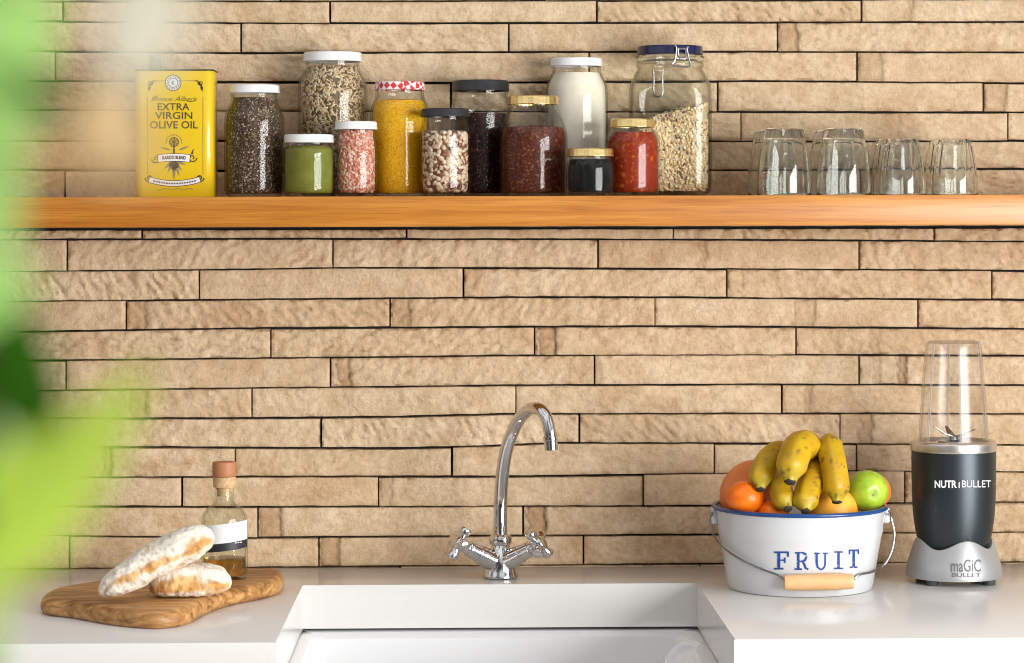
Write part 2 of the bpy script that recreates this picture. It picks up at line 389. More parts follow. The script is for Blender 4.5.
# ------------------------------------------------------------------ shelf
SF = -.238                                          # front face of the shelf
SHZ = at(512, 195.9, SF).z
sb = at(512, 226.4, SF).z
def oak(name):
    m, nt, b = new_mat(name); b.inputs['Roughness'].default_value = .36; b.inputs['Coat Weight'].default_value = .16; b.inputs['Coat Roughness'].default_value = .25
    tc = nt.nodes.new('ShaderNodeTexCoord'); mp = nt.nodes.new('ShaderNodeMapping'); mp.inputs['Scale'].default_value = (1.6, 30, 42)
    n = nt.nodes.new('ShaderNodeTexNoise'); n.inputs['Scale'].default_value = 2.2; n.inputs['Detail'].default_value = 8; n.inputs['Roughness'].default_value = .62; n.inputs['Distortion'].default_value = .5
    mp2 = nt.nodes.new('ShaderNodeMapping'); mp2.inputs['Scale'].default_value = (7, 200, 260)
    n2 = nt.nodes.new('ShaderNodeTexNoise'); n2.inputs['Scale'].default_value = 2; n2.inputs['Detail'].default_value = 3
    r = nt.nodes.new('ShaderNodeValToRGB'); e = r.color_ramp.elements
    e[0].position = .3; e[0].color = (.38, .12, .010, 1); e[1].position = .68; e[1].color = (.58, .25, .042, 1)
    x = e.new(.5); x.color = (.49, .185, .021, 1)
    r2 = nt.nodes.new('ShaderNodeValToRGB'); r2.color_ramp.elements[0].position = .36; r2.color_ramp.elements[0].color = (.72, .66, .6, 1); r2.color_ramp.elements[1].position = .5; r2.color_ramp.elements[1].color = (1, 1, 1, 1)
    mx = nt.nodes.new('ShaderNodeMixRGB'); mx.blend_type = 'MULTIPLY'; mx.inputs[0].default_value = .6
    L = nt.links.new
    L(tc.outputs['Object'], mp.inputs[0]); L(mp.outputs[0], n.inputs['Vector']); L(tc.outputs['Object'], mp2.inputs[0]); L(mp2.outputs[0], n2.inputs['Vector'])
    L(n.outputs['Fac'], r.inputs[0]); L(n2.outputs['Fac'], r2.inputs[0]); L(r.outputs[0], mx.inputs[1]); L(r2.outputs[0], mx.inputs[2]); L(mx.outputs[0], b.inputs['Base Color'])
    return m
M['oak'] = oak('oak')
b = bmesh.new(); box(b, (-1.35, SF, sb), (1.45, -.0085, SHZ), .0012, 2)
tag(obj('floating_shelf', b, 'oak', origin=(0, 0, sb)), 'long thick orange oak shelf fixed across the stone wall', 'shelf')

# ------------------------------------------------------------------ jars
def wavy(n, a): return lambda t, r, z: 1+a*math.cos(n*t)
class Jar: pass
def jar(name, label, cx, Y, body, glass='jar_glass', t=.0022, rf=None, seg=64, cat='jar', group='storage jars on the oak shelf', depth=None):
    """body: (half width px, py) from the bottom up to the mouth"""
    j = Jar(); p = at(cx, 195, Y); j.c = Vector((p.x, Y, SHZ)); j.s = scale_at(j.c); mx_ = max(h for h, y in body); fc_ = j.c-Vector((0, .75*mx_/j.s, 0)); j.sz = scale_at(fc_); j.y0 = proj(fc_)[1]
    j.z = lambda py: SHZ+(j.y0-py)/j.sz
    j.r = lambda hw: (hw+.6)/j.s
    root = empty(name, j.c, label, cat, group); j.root = root
    out = [(j.r(h), j.z(y)) for h, y in body]; out[0] = (out[0][0], SHZ)
    outer = chaikin([(0, SHZ), (out[0][0]*.8, SHZ)] + out, 2)
    inner = [(max(0, r-t), max(z, SHZ+t*1.6)) for r, z in outer]
    j.inner = inner; j.rf = rf
    bm = bmesh.new(); lathe(bm, outer + inner[::-1], j.c, seg, rf); 
    bmesh.ops.remove_doubles(bm, verts=bm.verts[:], dist=1e-6); fixn(bm)
    obj('glass_body', bm, glass, root); return j
def lid(j, hw, y0, y1, mat, name='lid', ribs=0, amp=.012, lip=True, top_r=1.2):
    z0, z1, r = j.z(y1), j.z(y0), j.r(hw); e = 1.0/j.s
    pr = [(r-2.0*e, z0+.2*e), (r-.7*e, z0), (r, z0+.5*e), (r, z0+1.3*e), (r-.45*e, z0+2*e), (r-.45*e, z1-1.8*e), (r-.9*e, z1-.8*e), (r-1.8*e, z1-.1*e), (r-3*e, z1), (r-5*e, z1-.5*e), (0, z1-.5*e)]
    pr = [(0, z0+1.6*e), (r-2.2*e, z0+1.6*e)] + pr
    bm = bmesh.new(); lathe(bm, pr, j.c, 96, wavy(ribs, amp) if ribs else None); fixn(bm)
    return obj(name, bm, mat, j.root)
def fill(j, name, label, cat, ytop, mat, gap=.0008, mound=0.0, tilt=0.0, bumpy=0.0):
    """loose contents: follows the inside of the glass up to py = ytop"""
    zt = j.z(ytop); pr = []
    for r, z in j.inner:
        if z < zt: pr.append((max(0, r-gap), z+(gap if z < SHZ+.012 else 0)))
    rl = 0
    for (a, b), (c, d) in zip(j.inner[:-1], j.inner[1:]):
        if b <= zt <= d and d > b: rl = a+(c-a)*(zt-b)/(d-b)-gap; break
    rl = rl or pr[-1][0]
    pr += [(rl, zt), (rl*.93, zt+.0002), (rl*.6, zt+mound*.7), (0, zt+mound)]
    zf = (lambda t, r, z: (tilt*r*math.cos(t-.6) if z > zt-.001 else 0)+(bumpy*mnoise.noise(Vector((math.cos(t)*3, math.sin(t)*3, r*200))) if z > zt-.001 else 0)) if (tilt or bumpy) else None
    bm = bmesh.new(); lathe(bm, pr, j.c, 64, j.rf, zf); fixn(bm)
    o = obj(name, bm, mat, None, origin=j.c); tag(o, label, cat, 'contents of the storage jars', 'stuff'); j.pr = pr; j.zt = zt
    return o
def scatter(o, j, n, maker, mat, base=(.2, .15, .1), inset=.0):
    """heap individual grains over the core's surface, all in the one object of the contents"""
    bm = bmesh.new(); bm.from_mesh(o.data); core = len(bm.verts)
    pr = [q for q in j.pr]; segs = []
    for (a, b), (c, d) in zip(pr[:-1], pr[1:]):
        ln = math.hypot(c-a, d-b); ar = ln*(a+c)/2
        segs.append((ar, (a, b, c, d)))
    tot = sum(s[0] for s in segs[0:]); cols = [base]*core
    rnd = random.Random(len(o.name)*31+n)
    for _ in range(n):
        x = rnd.uniform(0, tot)
        for ar, q in segs:
            if x < ar: break
            x -= ar
        k = rnd.random(); r = q[0]+(q[2]-q[0])*k; z = q[1]+(q[3]-q[1])*k; th = rnd.uniform(0, 2*PI)
        if z < SHZ+.003: continue
        sc = j.rf(th, r, z) if j.rf else 1
        nrm = Vector(((q[3]-q[1])*math.cos(th), (q[3]-q[1])*math.sin(th), -(q[2]-q[0]))).normalized()
        P = Vector((r*sc*math.cos(th), r*sc*math.sin(th), z-SHZ)) - nrm*inset
        vs, col = maker(bm, P, nrm, rnd)
        cols += [col]*len(vs)
    for v in bm.verts[core:]:
        v.co.z = max(v.co.z, .0042); z = v.co.z+SHZ; R = None
        for (a, b), (c, d) in zip(j.inner[:-1], j.inner[1:]):
            if b <= z <= d and d > b: R = a+(c-a)*(z-b)/(d-b); break
        if R is None: continue
        th = math.atan2(v.co.y, v.co.x); R = (R-.0004)*(j.rf(th, R, z)*.998 if j.rf else 1); rr_ = math.hypot(v.co.x, v.co.y)
        if rr_ > R: v.co.x *= R/rr_; v.co.y *= R/rr_
    bm.to_mesh(o.data); bm.free(); o.data.materials.clear(); o.data.materials.append(mat)
    o.data.polygons.foreach_set('use_smooth', [True]*len(o.data.polygons)); tone_attr(o.data, cols)
def ellipsoid(bm, P, nrm, rnd, a, b, c, sub=1, lay=1.0):
    n0 = len(bm.verts)
    r = bmesh.ops.create_icosphere(bm, subdivisions=sub, radius=1.0); vs = r['verts']
    t = nrm.orthogonal().normalized(); t.rotate(Matrix.Rotation(rnd.uniform(0, 2*PI), 3, nrm)); n2 = (nrm+t*rnd.uniform(-.5, .5)*(1-lay)).normalized(); t = (t-n2*t.dot(n2)).normalized(); w = n2.cross(t)
    for v in vs:
        x, y, z = v.co; v.co = P+t*(x*a)+w*(y*b)+n2*(z*c)
    return vs

M['tone_matte'] = attr_mat('tone_matte', .55)
M['tone_gloss'] = attr_mat('tone_gloss', .3, coat=.2)
# 1 chia
chia = grains('chia_seeds', [((.04, .022, .012), .42), ((.08, .047, .027), .28), ((.15, .10, .06), .15), ((.30, .21, .14), .1), ((.5, .43, .36), .05)], 620, .5)
j1 = jar('storage_jar', 'white lidded jar of grey speckled chia seeds beside the yellow oil can', 254.5, -.12, [(25, 195.4), (29, 193), (29.5, 188), (29.5, 122), (29, 115), (23, 101), (22, 97.5), (22.3, 93)])
lid(j1, 25, 84, 92.5, 'white_lid', ribs=40, amp=.004); fill(j1, 'chia_seeds', 'grey brown chia seeds filling the jar beside the yellow can', 'seeds', 97, chia)
# 2 sunflower seeds
j2 = jar('storage_jar', 'tall white lidded jar of striped beige sunflower seeds behind the green powder jar', 333, -.056, [(28, 195), (33, 192), (34, 186), (34.5, 88), (33, 80), (28, 71), (26, 67), (26.3, 60)])
lid(j2, 29, 51, 60.5, 'white_lid', ribs=40, amp=.004); o = fill(j2, 'sunflower_seeds', 'striped beige sunflower seeds in the tall jar behind the green powder', 'seeds', 66.5, M['tone_matte'], gap=.0036, mound=.0)
def seed(bm, P, n, rnd):
    vs = ellipsoid(bm, P, n, rnd, .0044, .0016, .0011, 1, .88)
    return vs, rnd.choice([(.66, .50, .29), (.56, .41, .23), (.74, .60, .39), (.42, .29, .15), (.18, .12, .06), (.60, .46, .27)])
scatter(o, j2, 4600, seed, M['tone_matte'], (.16, .11, .06), inset=-.0008)
# 3 green powder
M['green_powder'] = pm('green_powder', (.15, .165, .012), .8, var=(60, (.19, .205, .018), .4, .6))
j3 = jar('storage_jar', 'short white lidded jar of smooth olive green powder in front of the sunflower seeds', 309, -.162, [(21, 195), (25, 193), (25.6, 188), (25.6, 152), (25, 148.5), (22.5, 146.5), (22, 144), (22.3, 142)])
lid(j3, 24.5, 134, 142.5, 'white_lid', ribs=40, amp=.004); fill(j3, 'green_powder', 'olive green powder filling the short white lidded jar', 'powder', 146, M['green_powder'])
# 4 pink salt
j4 = jar('storage_jar', 'small white lidded jar of coarse pink salt left of the yellow spice jar', 356.3, -.15, [(17, 195), (20, 193), (20.8, 188), (21, 155), (20.5, 148), (19.3, 138), (18.8, 133), (19, 129)])
lid(j4, 20.8, 121, 129.3, 'white_lid', ribs=36, amp=.004); o = fill(j4, 'pink_salt', 'coarse pink salt flakes filling the small white lidded jar', 'salt', 131, M['tone_matte'], gap=.0028)
def salt(bm, P, n, rnd):
    vs = ellipsoid(bm, P, n, rnd, rnd.uniform(.002, .0042), rnd.uniform(.0014, .0026), .0013, 1, .5)
    for v in vs: v.co += Vector((rnd.uniform(-1, 1), rnd.uniform(-1, 1), rnd.uniform(-1, 1)))*.0003
    return vs, rnd.choice([(.72, .34, .24), (.76, .45, .35), (.58, .20, .12), (.80, .57, .47), (.66, .28, .18), (.46, .13, .07), (.76, .50, .40)])
scatter(o, j4, 1500, salt, M['tone_matte'], (.62, .28, .2), inset=-.0004)
# 5 yellow turmeric grains
tum = grains('yellow_grains', [((.84, .42, .006), .45), ((.90, .50, .010), .3), ((.68, .30, .005), .15), ((.92, .6, .04), .1)], 700, .6, .0004)
j5 = jar('storage_jar', 'jar of golden yellow spice with a red and white checked lid', 400, -.092, [(24, 194.5), (28, 192), (29, 186), (29, 116), (28, 106), (24.5, 98), (23.5, 94), (23.6, 89)])
fill(j5, 'yellow_spice', 'golden yellow spice in the jar under the red checked lid', 'spice', 100, tum, mound=.002)
def gingham():
    m, nt, b = new_mat('gingham'); b.inputs['Roughness'].default_value = .35
    tc = nt.nodes.new('ShaderNodeTexCoord'); ch = nt.nodes.new('ShaderNodeTexChecker'); ch.inputs['Scale'].default_value = 150
    ch.inputs['Color1'].default_value = (.62, .03, .035, 1); ch.inputs['Color2'].default_value = (.85, .80, .78, 1)
    mp = nt.nodes.new('ShaderNodeMapping'); mp.inputs['Rotation'].default_value = (.5, .6, .5)
    nt.links.new(tc.outputs['Object'], mp.inputs[0]); nt.links.new(mp.outputs[0], ch.inputs['Vector']); nt.links.new(ch.outputs[0], b.inputs['Base Color']); return m
M['gingham'] = gingham()
o = lid(j5, 24.5, 81, 89.5, 'gingham', ribs=36, amp=.006); o['label'] = 'red and white checked metal lid'
# 6 beans
j6 = jar('storage_jar', 'small black lidded jar of cream and brown speckled beans', 445.3, -.146, [(20, 195), (24, 193), (25, 188), (25.2, 140), (24.8, 131), (23, 124), (22, 120), (22.3, 116)])
lid(j6, 23.8, 108, 116.5, 'black_lid', ribs=40, amp=.004); o = fill(j6, 'speckled_beans', 'cream and brown speckled beans inside the small black lidded jar', 'beans', 133, M['tone_gloss'], gap=.0045)
def bean(bm, P, n, rnd):
    vs = ellipsoid(bm, P, n, rnd, .0044, .0032, .0029, 2, .5)
    return vs, rnd.choice([(.62, .48, .33), (.68, .55, .40), (.58, .43, .28), (.66, .53, .38), (.17, .06, .035), (.24, .09, .05), (.64, .50, .35)])
scatter(o, j6, 760, bean, M['tone_gloss'], (.25, .12, .06), inset=-.0006)
# 7 dark rice
dark = grains('dark_grains', [((.014, .006, .005), .5), ((.035, .010, .008), .3), ((.08, .028, .02), .2)], 420, .35, .0006)
j7 = jar('storage_jar', 'tall black lidded jar half full of dark grains behind the speckled beans', 481, -.056, [(24, 194), (28, 192), (29, 186), (29.3, 112), (28.5, 103), (27, 97), (26.3, 94), (26.6, 90)])
lid(j7, 28, 79.5, 90.5, 'black_lid', ribs=44, amp=.003); fill(j7, 'dark_grains', 'dark purple brown grains in the tall black lidded jar', 'grains', 113, dark)
# 8 red quinoa
qui = grains('red_quinoa', [((.085, .016, .007), .4), ((.13, .03, .012), .3), ((.055, .010, .005), .2), ((.26, .09, .045), .1)], 520, .45, .0006)
j8 = jar('storage_jar', 'wide gold lidded jar of red brown quinoa with sloping glass shoulders', 533.5, -.125, [(29, 195), (33, 193), (33.8, 188), (33.8, 138), (32.5, 128), (25.5, 110), (23, 106), (23.2, 103.5)])
lid(j8, 24.8, 95, 104, 'gold_lid', ribs=28, amp=.008); fill(j8, 'red_quinoa', 'red brown quinoa in the wide gold lidded jar', 'quinoa', 127, qui, mound=.003)
# 9 white flour
M['cream_powder'] = pm('cream_powder', (.84, .78, .65), .85, var=(40, (.80, .73, .58), .4, .6))
j9 = jar('storage_jar', 'tall white lidded jar of cream coloured powder behind the quinoa jar', 577, -.05, [(26, 194), (30, 192), (30.7, 186), (30.7, 92), (29.5, 83), (25, 74), (23.5, 70), (23.6, 65)])
lid(j9, 25.5, 57, 65.5, 'white_lid', ribs=40, amp=.004); fill(j9, 'cream_powder', 'pale cream powder in the tall jar behind the quinoa', 'powder', 72, M['cream_powder'])
# 10 small dark jar
M['black_paste'] = pm('black_paste', (.008, .008, .007), .8, spec=.1)
j10 = jar('storage_jar', 'smallest squat gold lidded jar of black paste in front of the tomato jar', 590.5, -.197, [(19, 195), (23, 193.3), (23.8, 188), (23.8, 167), (22.6, 162), (21, 159.5), (21, 157), (21.2, 155.5)])
lid(j10, 22.7, 148, 156.5, 'gold_lid', ribs=26, amp=.008); fill(j10, 'black_paste', 'black paste inside the smallest gold lidded jar', 'paste', 159, M['black_paste'])
# 11 red tomato sauce
M['tomato'] = pm('tomato', (.25, .020, .002), .5, spec=.2, var=(190, (.46, .11, .012), .56, .68))
j11 = jar('storage_jar', 'gold lidded jar of red tomato relish in front of the clip top jar', 633, -.153, [(22, 195), (25.5, 193), (26.8, 188), (27, 146), (26, 138), (22, 131), (20.5, 128), (20.6, 126)])
lid(j11, 21.8, 118, 127, 'gold_lid', ribs=26, amp=.008); fill(j11, 'tomato_relish', 'red tomato relish with pale seeds inside the gold lidded jar', 'relish', 132, M['tomato'])
# 12 clip top jar
def sq(n, k=1.0):
    def f(t, r, z):
        c, s = abs(math.cos(t)), abs(math.sin(t)); return (c**n+s**n)**(-1/n)*(1 if True else 1)
    return f
def sqz(t, r, z):
    w = sstep(SHZ+.165, SHZ+.135, z); n = 2+2.6*w if w >= 0 else 2
    c, s = abs(math.cos(t)), abs(math.sin(t)); return (c**n+s**n)**(-1/n)
def sqz2(t, r, z):
    zz = (z-SHZ); w = 1-sstep(.130, .160, zz); n = 2+2.4*w
    c, s = abs(math.cos(t)), abs(math.sin(t)); k = (c**n+s**n)**(-1/n); return k*(1-.14*w*s*s)
j12 = jar('clip_top_jar', 'large square glass jar with navy clip lid, filled with oats and seeds', 670.3, -.066, [(35, 194.5), (39, 192), (40.3, 186), (40.6, 92), (39.5, 83), (35, 73), (32.5, 69), (32, 66.5), (33.5, 65), (33.5, 62), (31.5, 60), (31.5, 57)], 'kilner_glass', rf=sqz2, seg=96)
lid(j12, 32.6, 44.5, 53.5, 'blue_lid'); 
def ring_part(j, name, hw, y0, y1, mat):
    e = 1/j.s; z0, z1, r = j.z(y1), j.z(y0), j.r(hw); ri = r-5*e
    bm = bmesh.new(); lathe(bm, chaikin([(ri, z0), (r-.6*e, z0), (r, z0+.8*e), (r, z1-.8*e), (r-.6*e, z1), (ri, z1), (ri, z0)], 1), j.c, 64); bmesh.ops.remove_doubles(bm, verts=bm.verts[:], dist=1e-7); fixn(bm)
    return obj(name, bm, mat, j.root)
ring_part(j12, 'lid_rim', 33.4, 54.0, 60.8, 'tumbler_glass')
bm = bmesh.new()
def kp(px, py, off): 
    return Vector((at(px, py, j12.c.y-off).x, j12.c.y-off, j12.z(py)))
of = j12.r(35.6)
for pts in ([(675, 46), (676.5, 49), (675, 60), (673, 65.5), (689.5, 66.5), (688.5, 58), (687, 49), (688.5, 47)], [(677, 49), (686.5, 49)], [(678, 49), (679, 57), (685, 57), (686, 49)]):
    P3 = catmull([kp(x, y, of*math.sqrt(max(0, 1-((x-670.3)/36)**2))+.0012) for x, y in pts], 5); tube(bm, P3, .0012, 8)
obj('wire_clip', bm, 'steel', j12.root)
bm = bmesh.new()
ps = [Vector((j12.c.x+dx/j12.s, j12.c.y+of+.002-.0005*abs(dx)*.1, j12.z(y))) for dx, y in [(-14, 66), (-13.5, 76), (-13, 92), (-5, 92), (-4.5, 76), (-4, 66)]]
tube(bm, catmull(ps, 5), .0013, 8); obj('wire_hinge', bm, 'steel', j12.root)
o = fill(j12, 'oat_granola', 'oat flakes and dark seeds heaped higher on the right in the clip top jar', 'granola', 112, M['tone_matte'], gap=.0035)
# slope the top: heap rises to the right
for v in o.data.vertices:
    if v.co.z > .105: v.co.z += .012*(v.co.x/.05)+.004*mnoise.noise(v.co*60)
def oat(bm, P, n, rnd):
    top = P.z > .10
    if top: P = P+Vector((0, 0, .012*(P.x/.05)+.004*mnoise.noise(P*60)))
    k = rnd.random()
    a, b_, c = (.0034, .0024, .0007) if k < .75 else (.0026, .0013, .0012)
    vs = ellipsoid(bm, P, n, rnd, a*rnd.uniform(.7, 1.2), b_*rnd.uniform(.7, 1.2), c, 1, .4)
    pal = [(.84, .64, .36), (.80, .58, .31), (.88, .72, .46), (.66, .45, .21), (.82, .61, .34)] if k < .82 else [(.12, .08, .06), (.20, .12, .07), (.30, .18, .09)]
    if top and P.x < .015 and rnd.random() < .7: pal = [(.16, .11, .09), (.42, .31, .2), (.30, .2, .13), (.5, .4, .28), (.6, .47, .3)]
    return vs, rnd.choice(pal)
scatter(o, j12, 4200, oat, M['tone_matte'], (.55, .42, .26), inset=-.0003)

# ------------------------------------------------------------------ yellow oil can
M['can_yellow'] = pm('can_yellow', (.72, .50, .010), .28, coat=.3)
M['ink'] = pm('ink', (.055, .035, .012), .6); M['grey_ink'] = pm('grey_ink', (.22, .19, .12), .6); M['paper_white'] = pm('paper_white', (.75, .75, .74), .6)
M['dark_tin'] = pm('dark_tin', (.09, .08, .03), .4, .6)
CY = -.115
cc = Vector((at(177, 195, CY).x, CY, SHZ)); cs = scale_at(cc+Vector((0, -.035, 0)))
can = empty('oil_can', cc, 'tall yellow rectangular tin of olive oil at the left end of the shelf', 'tin')
def rrect(w, d, r, n=8):
    pts = []
    for sx, sy, a0 in ((1, 1, 0), (-1, 1, 90), (-1, -1, 180), (1, -1, 270)):
        for k in range(n+1):
            a = math.radians(a0+90*k/n); pts.append((sx*(w-r)+r*math.cos(a), sy*(d-r)+r*math.sin(a)))
    return pts
w2, d2 = 39.3/cs, .035
cz = lambda py: SHZ+(proj((cc.x, CY-d2, SHZ))[1]-py)/cs
bm = bmesh.new(); prism(bm, [(cc.x+x, CY+y) for x, y in rrect(w2, d2, .011)], SHZ, cz(70.5), .0006, 1); obj('tin_body', bm, 'can_yellow', can, angle=50)
bm = bmesh.new()   # rolled seam round the top
rp = [Vector((cc.x+x, CY+y, cz(70))) for x, y in rrect(w2-.0002, d2-.0002, .011)]
tube(bm, rp+[rp[0]], .0012, 8, False); obj('top_seam', bm, 'dark_tin', can)
bm = bmesh.new(); sx = at(155, 60, CY).x
lathe(bm, [(0, cz(71)), (.0085, cz(71)), (.0085, cz(62)), (.0075, cz(61)), (.0075, cz(58)), (.0082, cz(57.5)), (.0082, cz(54)), (.007, cz(53)), (0, cz(53))], (sx, CY+.005), 24); fixn(bm)
M['grey_cap'] = pm('grey_cap', (.20, .22, .19), .45); obj('spout_cap', bm, 'grey_cap', can)
cfront = CY-d2
def cm(e): return lambda x, y: Vector((at(x, y, cfront).x, cfront-e, cz(y)))
art('border_line', strip([(147.5, 97), (147.5, 174)], .5)+strip([(203, 97), (203, 174)], .5)+strip([(157, 80.8), (165, 80.8)], .5)+strip([(182, 80.8), (194, 80.8)], .5), 'grey_ink', can, cm(.0003))
def spiral(cx, cy, r0, turns, sgn=1, a0=0, n=22): return [(cx+sgn*(r0*(1-.8*k/n))*math.cos(a0+turns*2*PI*k/n), cy+(r0*(1-.8*k/n))*math.sin(a0+turns*2*PI*k/n)) for k in range(n+1)]
for s, x in ((1, 149.5), (-1, 201.5)):
    orn = strip(spiral(x+s*1.0, 83, 2.6, 1.3, s), .9)+strip(spiral(x, 88, 1.8, 1.2, s, 1), .8)+strip([(x-s*1, 92), (x, 86), (x+s*4, 81), (x+s*8, 80.8)], [.4, 1.6, 1.4, .4])
    art('corner_ornament', orn, 'ink', can, cm(.0003))
art('round_seal', disc(173.3, 82.8, 8), 'paper_white', can, cm(.0003))
art('seal_ring', ringq(173.3, 82.8, 7.8, .7)+ringq(173.3, 82.8, 4.6, .6)+[[(173.3+math.cos(a)*6.7, 82.8+math.sin(a)*6.7), (173.3+math.cos(a+.2)*6.7, 82.8+math.sin(a+.2)*6.7), (173.3+math.cos(a+.2)*5.6, 82.8+math.sin(a+.2)*5.6), (173.3+math.cos(a)*5.6, 82.8+math.sin(a)*5.6)] for a in [k*.42 for k in range(15)]]+text_polys('K', 171.8, 174.8, 84.7, 3.8, .03), 'ink', can, cm(.0006))
art('script_lettering', text_polys('Prince Albert', 151.5, 197, 101.2, 5.0, -.008, .45)+strip([(150, 101.5), (155, 99.5), (158, 95)], [.3, .8, .5])+strip([(186, 101), (192, 101.6), (198, 99.5)], [.5, .7, .2]), 'ink', can, cm(.0003))
art('name_lettering', text_polys('EXTRA', 157.6, 189.5, 110.2, 6.9, .012)+text_polys('VIRGIN', 155, 192.4, 118.9, 6.9, .012)+text_polys('OLIVE OIL', 150, 197.8, 128.4, 7.2, .012), 'ink', can, cm(.0003))
wm = ringq(174, 142, 4.6, .7)+disc(174, 142, 1.4)
for k in range(14): a = 2*PI*k/14; wm += strip([(174+1.5*math.cos(a), 142+1.5*math.sin(a)), (174+4.6*math.cos(a), 142+4.6*math.sin(a))], [.3, 1.1])
for k in range(11): a = -PI+PI*k/10; wm += [[(174+math.cos(a+d)*r, 142.5+math.sin(a+d)*r) for d, r in ((-.08, 7.2), (.08, 7.2), (.08, 8.2), (-.08, 8.2))]]
wm += strip([(174, 143), (174, 154)], [.8, 2.2])
art('windmill_emblem', wm, 'ink', can, cm(.0003))
lv = []
for (x0, y0, x1, y1, w) in ((174, 160, 164, 169, 3), (174, 160, 167.5, 173, 3), (174, 162, 174, 180, 3.4), (174, 160, 182, 171, 3), (174, 160, 186, 165, 3), (174, 160, 179.5, 176, 3), (170, 150, 160, 147, 2), (179, 150, 189, 146, 2)):
    lv += strip([(x0, y0), (x0*.7+x1*.3, y0*.7+y1*.3), (x0*.4+x1*.6, y0*.4+y1*.6), (x1, y1)], [.6, w, w*.85, .2])
art('olive_leaves', lv, 'grey_ink', can, cm(.0003))
art('olive_fruit', disc(171.5, 165, 2.4)+disc(176.3, 165.5, 2.6)+disc(174, 168.5, 2.2), 'ink', can, cm(.0006))
def rib(xs, f, w): return strip([(x, f(x)) for x in xs], w)
f1 = lambda x: 157.8+.0045*(x-174)**2*0-1.2*math.cos((x-174)/15*1.4)+.8
f2 = lambda x: 182.5-.0062*(x-174.5)**2+1
fr = lambda a, b, n=16: [a+(b-a)*k/n for k in range(n+1)]
art('ribbon_outline', rib(fr(157.5, 190.5), f1, 8.2)+rib(fr(148.5, 200.5), f2, 6.2)+strip(spiral(156, 159, 4.4, 1.2, -1), 1.1)+strip(spiral(192.5, 158, 4.4, 1.2, 1), 1.1)+strip([(192, 154), (193.5, 149)], [2, .6])+strip(spiral(149, 178, 4, 1.3, -1), 1.3)+strip(spiral(200, 178, 4, 1.3, 1), 1.3), 'ink', can, cm(.0003))
art('ribbon', rib(fr(158.2, 189.8), f1, 7.0), 'paper_white', can, cm(.0006)); art('ribbon', rib(fr(149.2, 199.8), f2, 4.9), 'paper_white', can, cm(.0006))
tp = text_polys('KAROO BLEND', 162.5, 186, 0, 3.2, .035)
art('ribbon_lettering', [[(x, y+f1(x)+1.5) for x, y in p] for p in tp], 'ink', can, cm(.0009)); art('small_print', [s_ for k in range(17) for s_ in strip([(153.5+2.55*k, f2(153.5+2.55*k)), (155.1+2.55*k, f2(155.1+2.55*k))], 1.4)], 'ink', can, cm(.0009))
art('bottom_flourish', strip([(157+3*k, 189.2+1.0*math.sin(k*1.6)) for k in range(13)], .5), 'grey_ink', can, cm(.0003))

# ------------------------------------------------------------------ upturned tumblers
def tumbler(label, cx, Y, hw, prof, flute=None, seg=72, group=None):
    j = Jar(); p = at(cx, 195, Y); c = Vector((p.x, Y, SHZ)); s = scale_at(c); y0 = proj(c)[1]
    root = empty('drinking_glass', c, label, 'glass', group)
    z = lambda py: SHZ+(y0-py)/s
    out = [(h/s, z(y)) for h, y in prof]
    o2 = chaikin(out, 2); t = .0019
    top = prof[-1][1]; base = 11.0 if not flute else 6.0
    zi = z(top+base); inner = [(max(0, r-t), min(zz, zi)) for r, zz in o2 if zz < zi]
    inner = inner + [(inner[-1][0]*.8, zi-.0003), (inner[-1][0]*.4, zi+.0006), (0, zi+.001)]
    pr = o2 + [(o2[-1][0]*.5, o2[-1][1]-.0012), (0, o2[-1][1]-.0018)]
    inner[0] = (inner[0][0]+.0006, SHZ+.0002); pr[0] = (pr[0][0]-.0004, SHZ+.0002)
    bm = bmesh.new(); lathe(bm, inner[::-1]+pr, c, seg, flute); fixn(bm)
    o = obj('tumbler_wall', bm, 'tumbler_glass', root, angle=60)
    return root
BIG = [(27, 195), (26.8, 180), (25.8, 165), (23.8, 150), (22.3, 143.5), (21.6, 141), (20.4, 133), (19.2, 129.2), (17, 128.2)]
def fl(t, r, z):
    w = sstep(SHZ+.022, SHZ+.034, z); return 1-.085*w*abs(math.sin(5*t))
SMALL = [(23.2, 195), (23, 185), (22.3, 172), (20.2, 158), (17.8, 145), (16.6, 141), (15.4, 139.2), (14, 138.8)]
for lab, cx, Y in (('smooth upturned tumbler, front left of the four tall glasses beside the clip top jar', 784, -.165), ('smooth upturned tumbler, front right of the four tall glasses', 843.5, -.165),
                   ('smooth upturned tumbler half hidden behind the front left tall glass', 774, -.075), ('smooth upturned tumbler half hidden behind the front right tall glass', 834, -.075)):
    pf = BIG if Y < -.1 else [(h, y) for h, y in BIG]
    if Y > -.1: pf = [(h*.98, 195-(195-y)*.965) for h, y in BIG]
    tumbler(lab, cx, Y, 27, pf, group='upturned glasses on the shelf')
for lab, cx, Y in (('short fluted upturned glass, front left of the short pair', 902.5, -.15), ('short fluted upturned glass at the right end of the shelf row', 955, -.15),
                   ('short fluted upturned glass half hidden behind the front left short glass', 893, -.075), ('short fluted upturned glass half hidden behind the rightmost short glass', 946, -.075)):
    tumbler(lab, cx, Y, 23, [(h*(1 if Y < -.1 else .98), y) for h, y in SMALL], fl, 120, 'upturned glasses on the shelf')

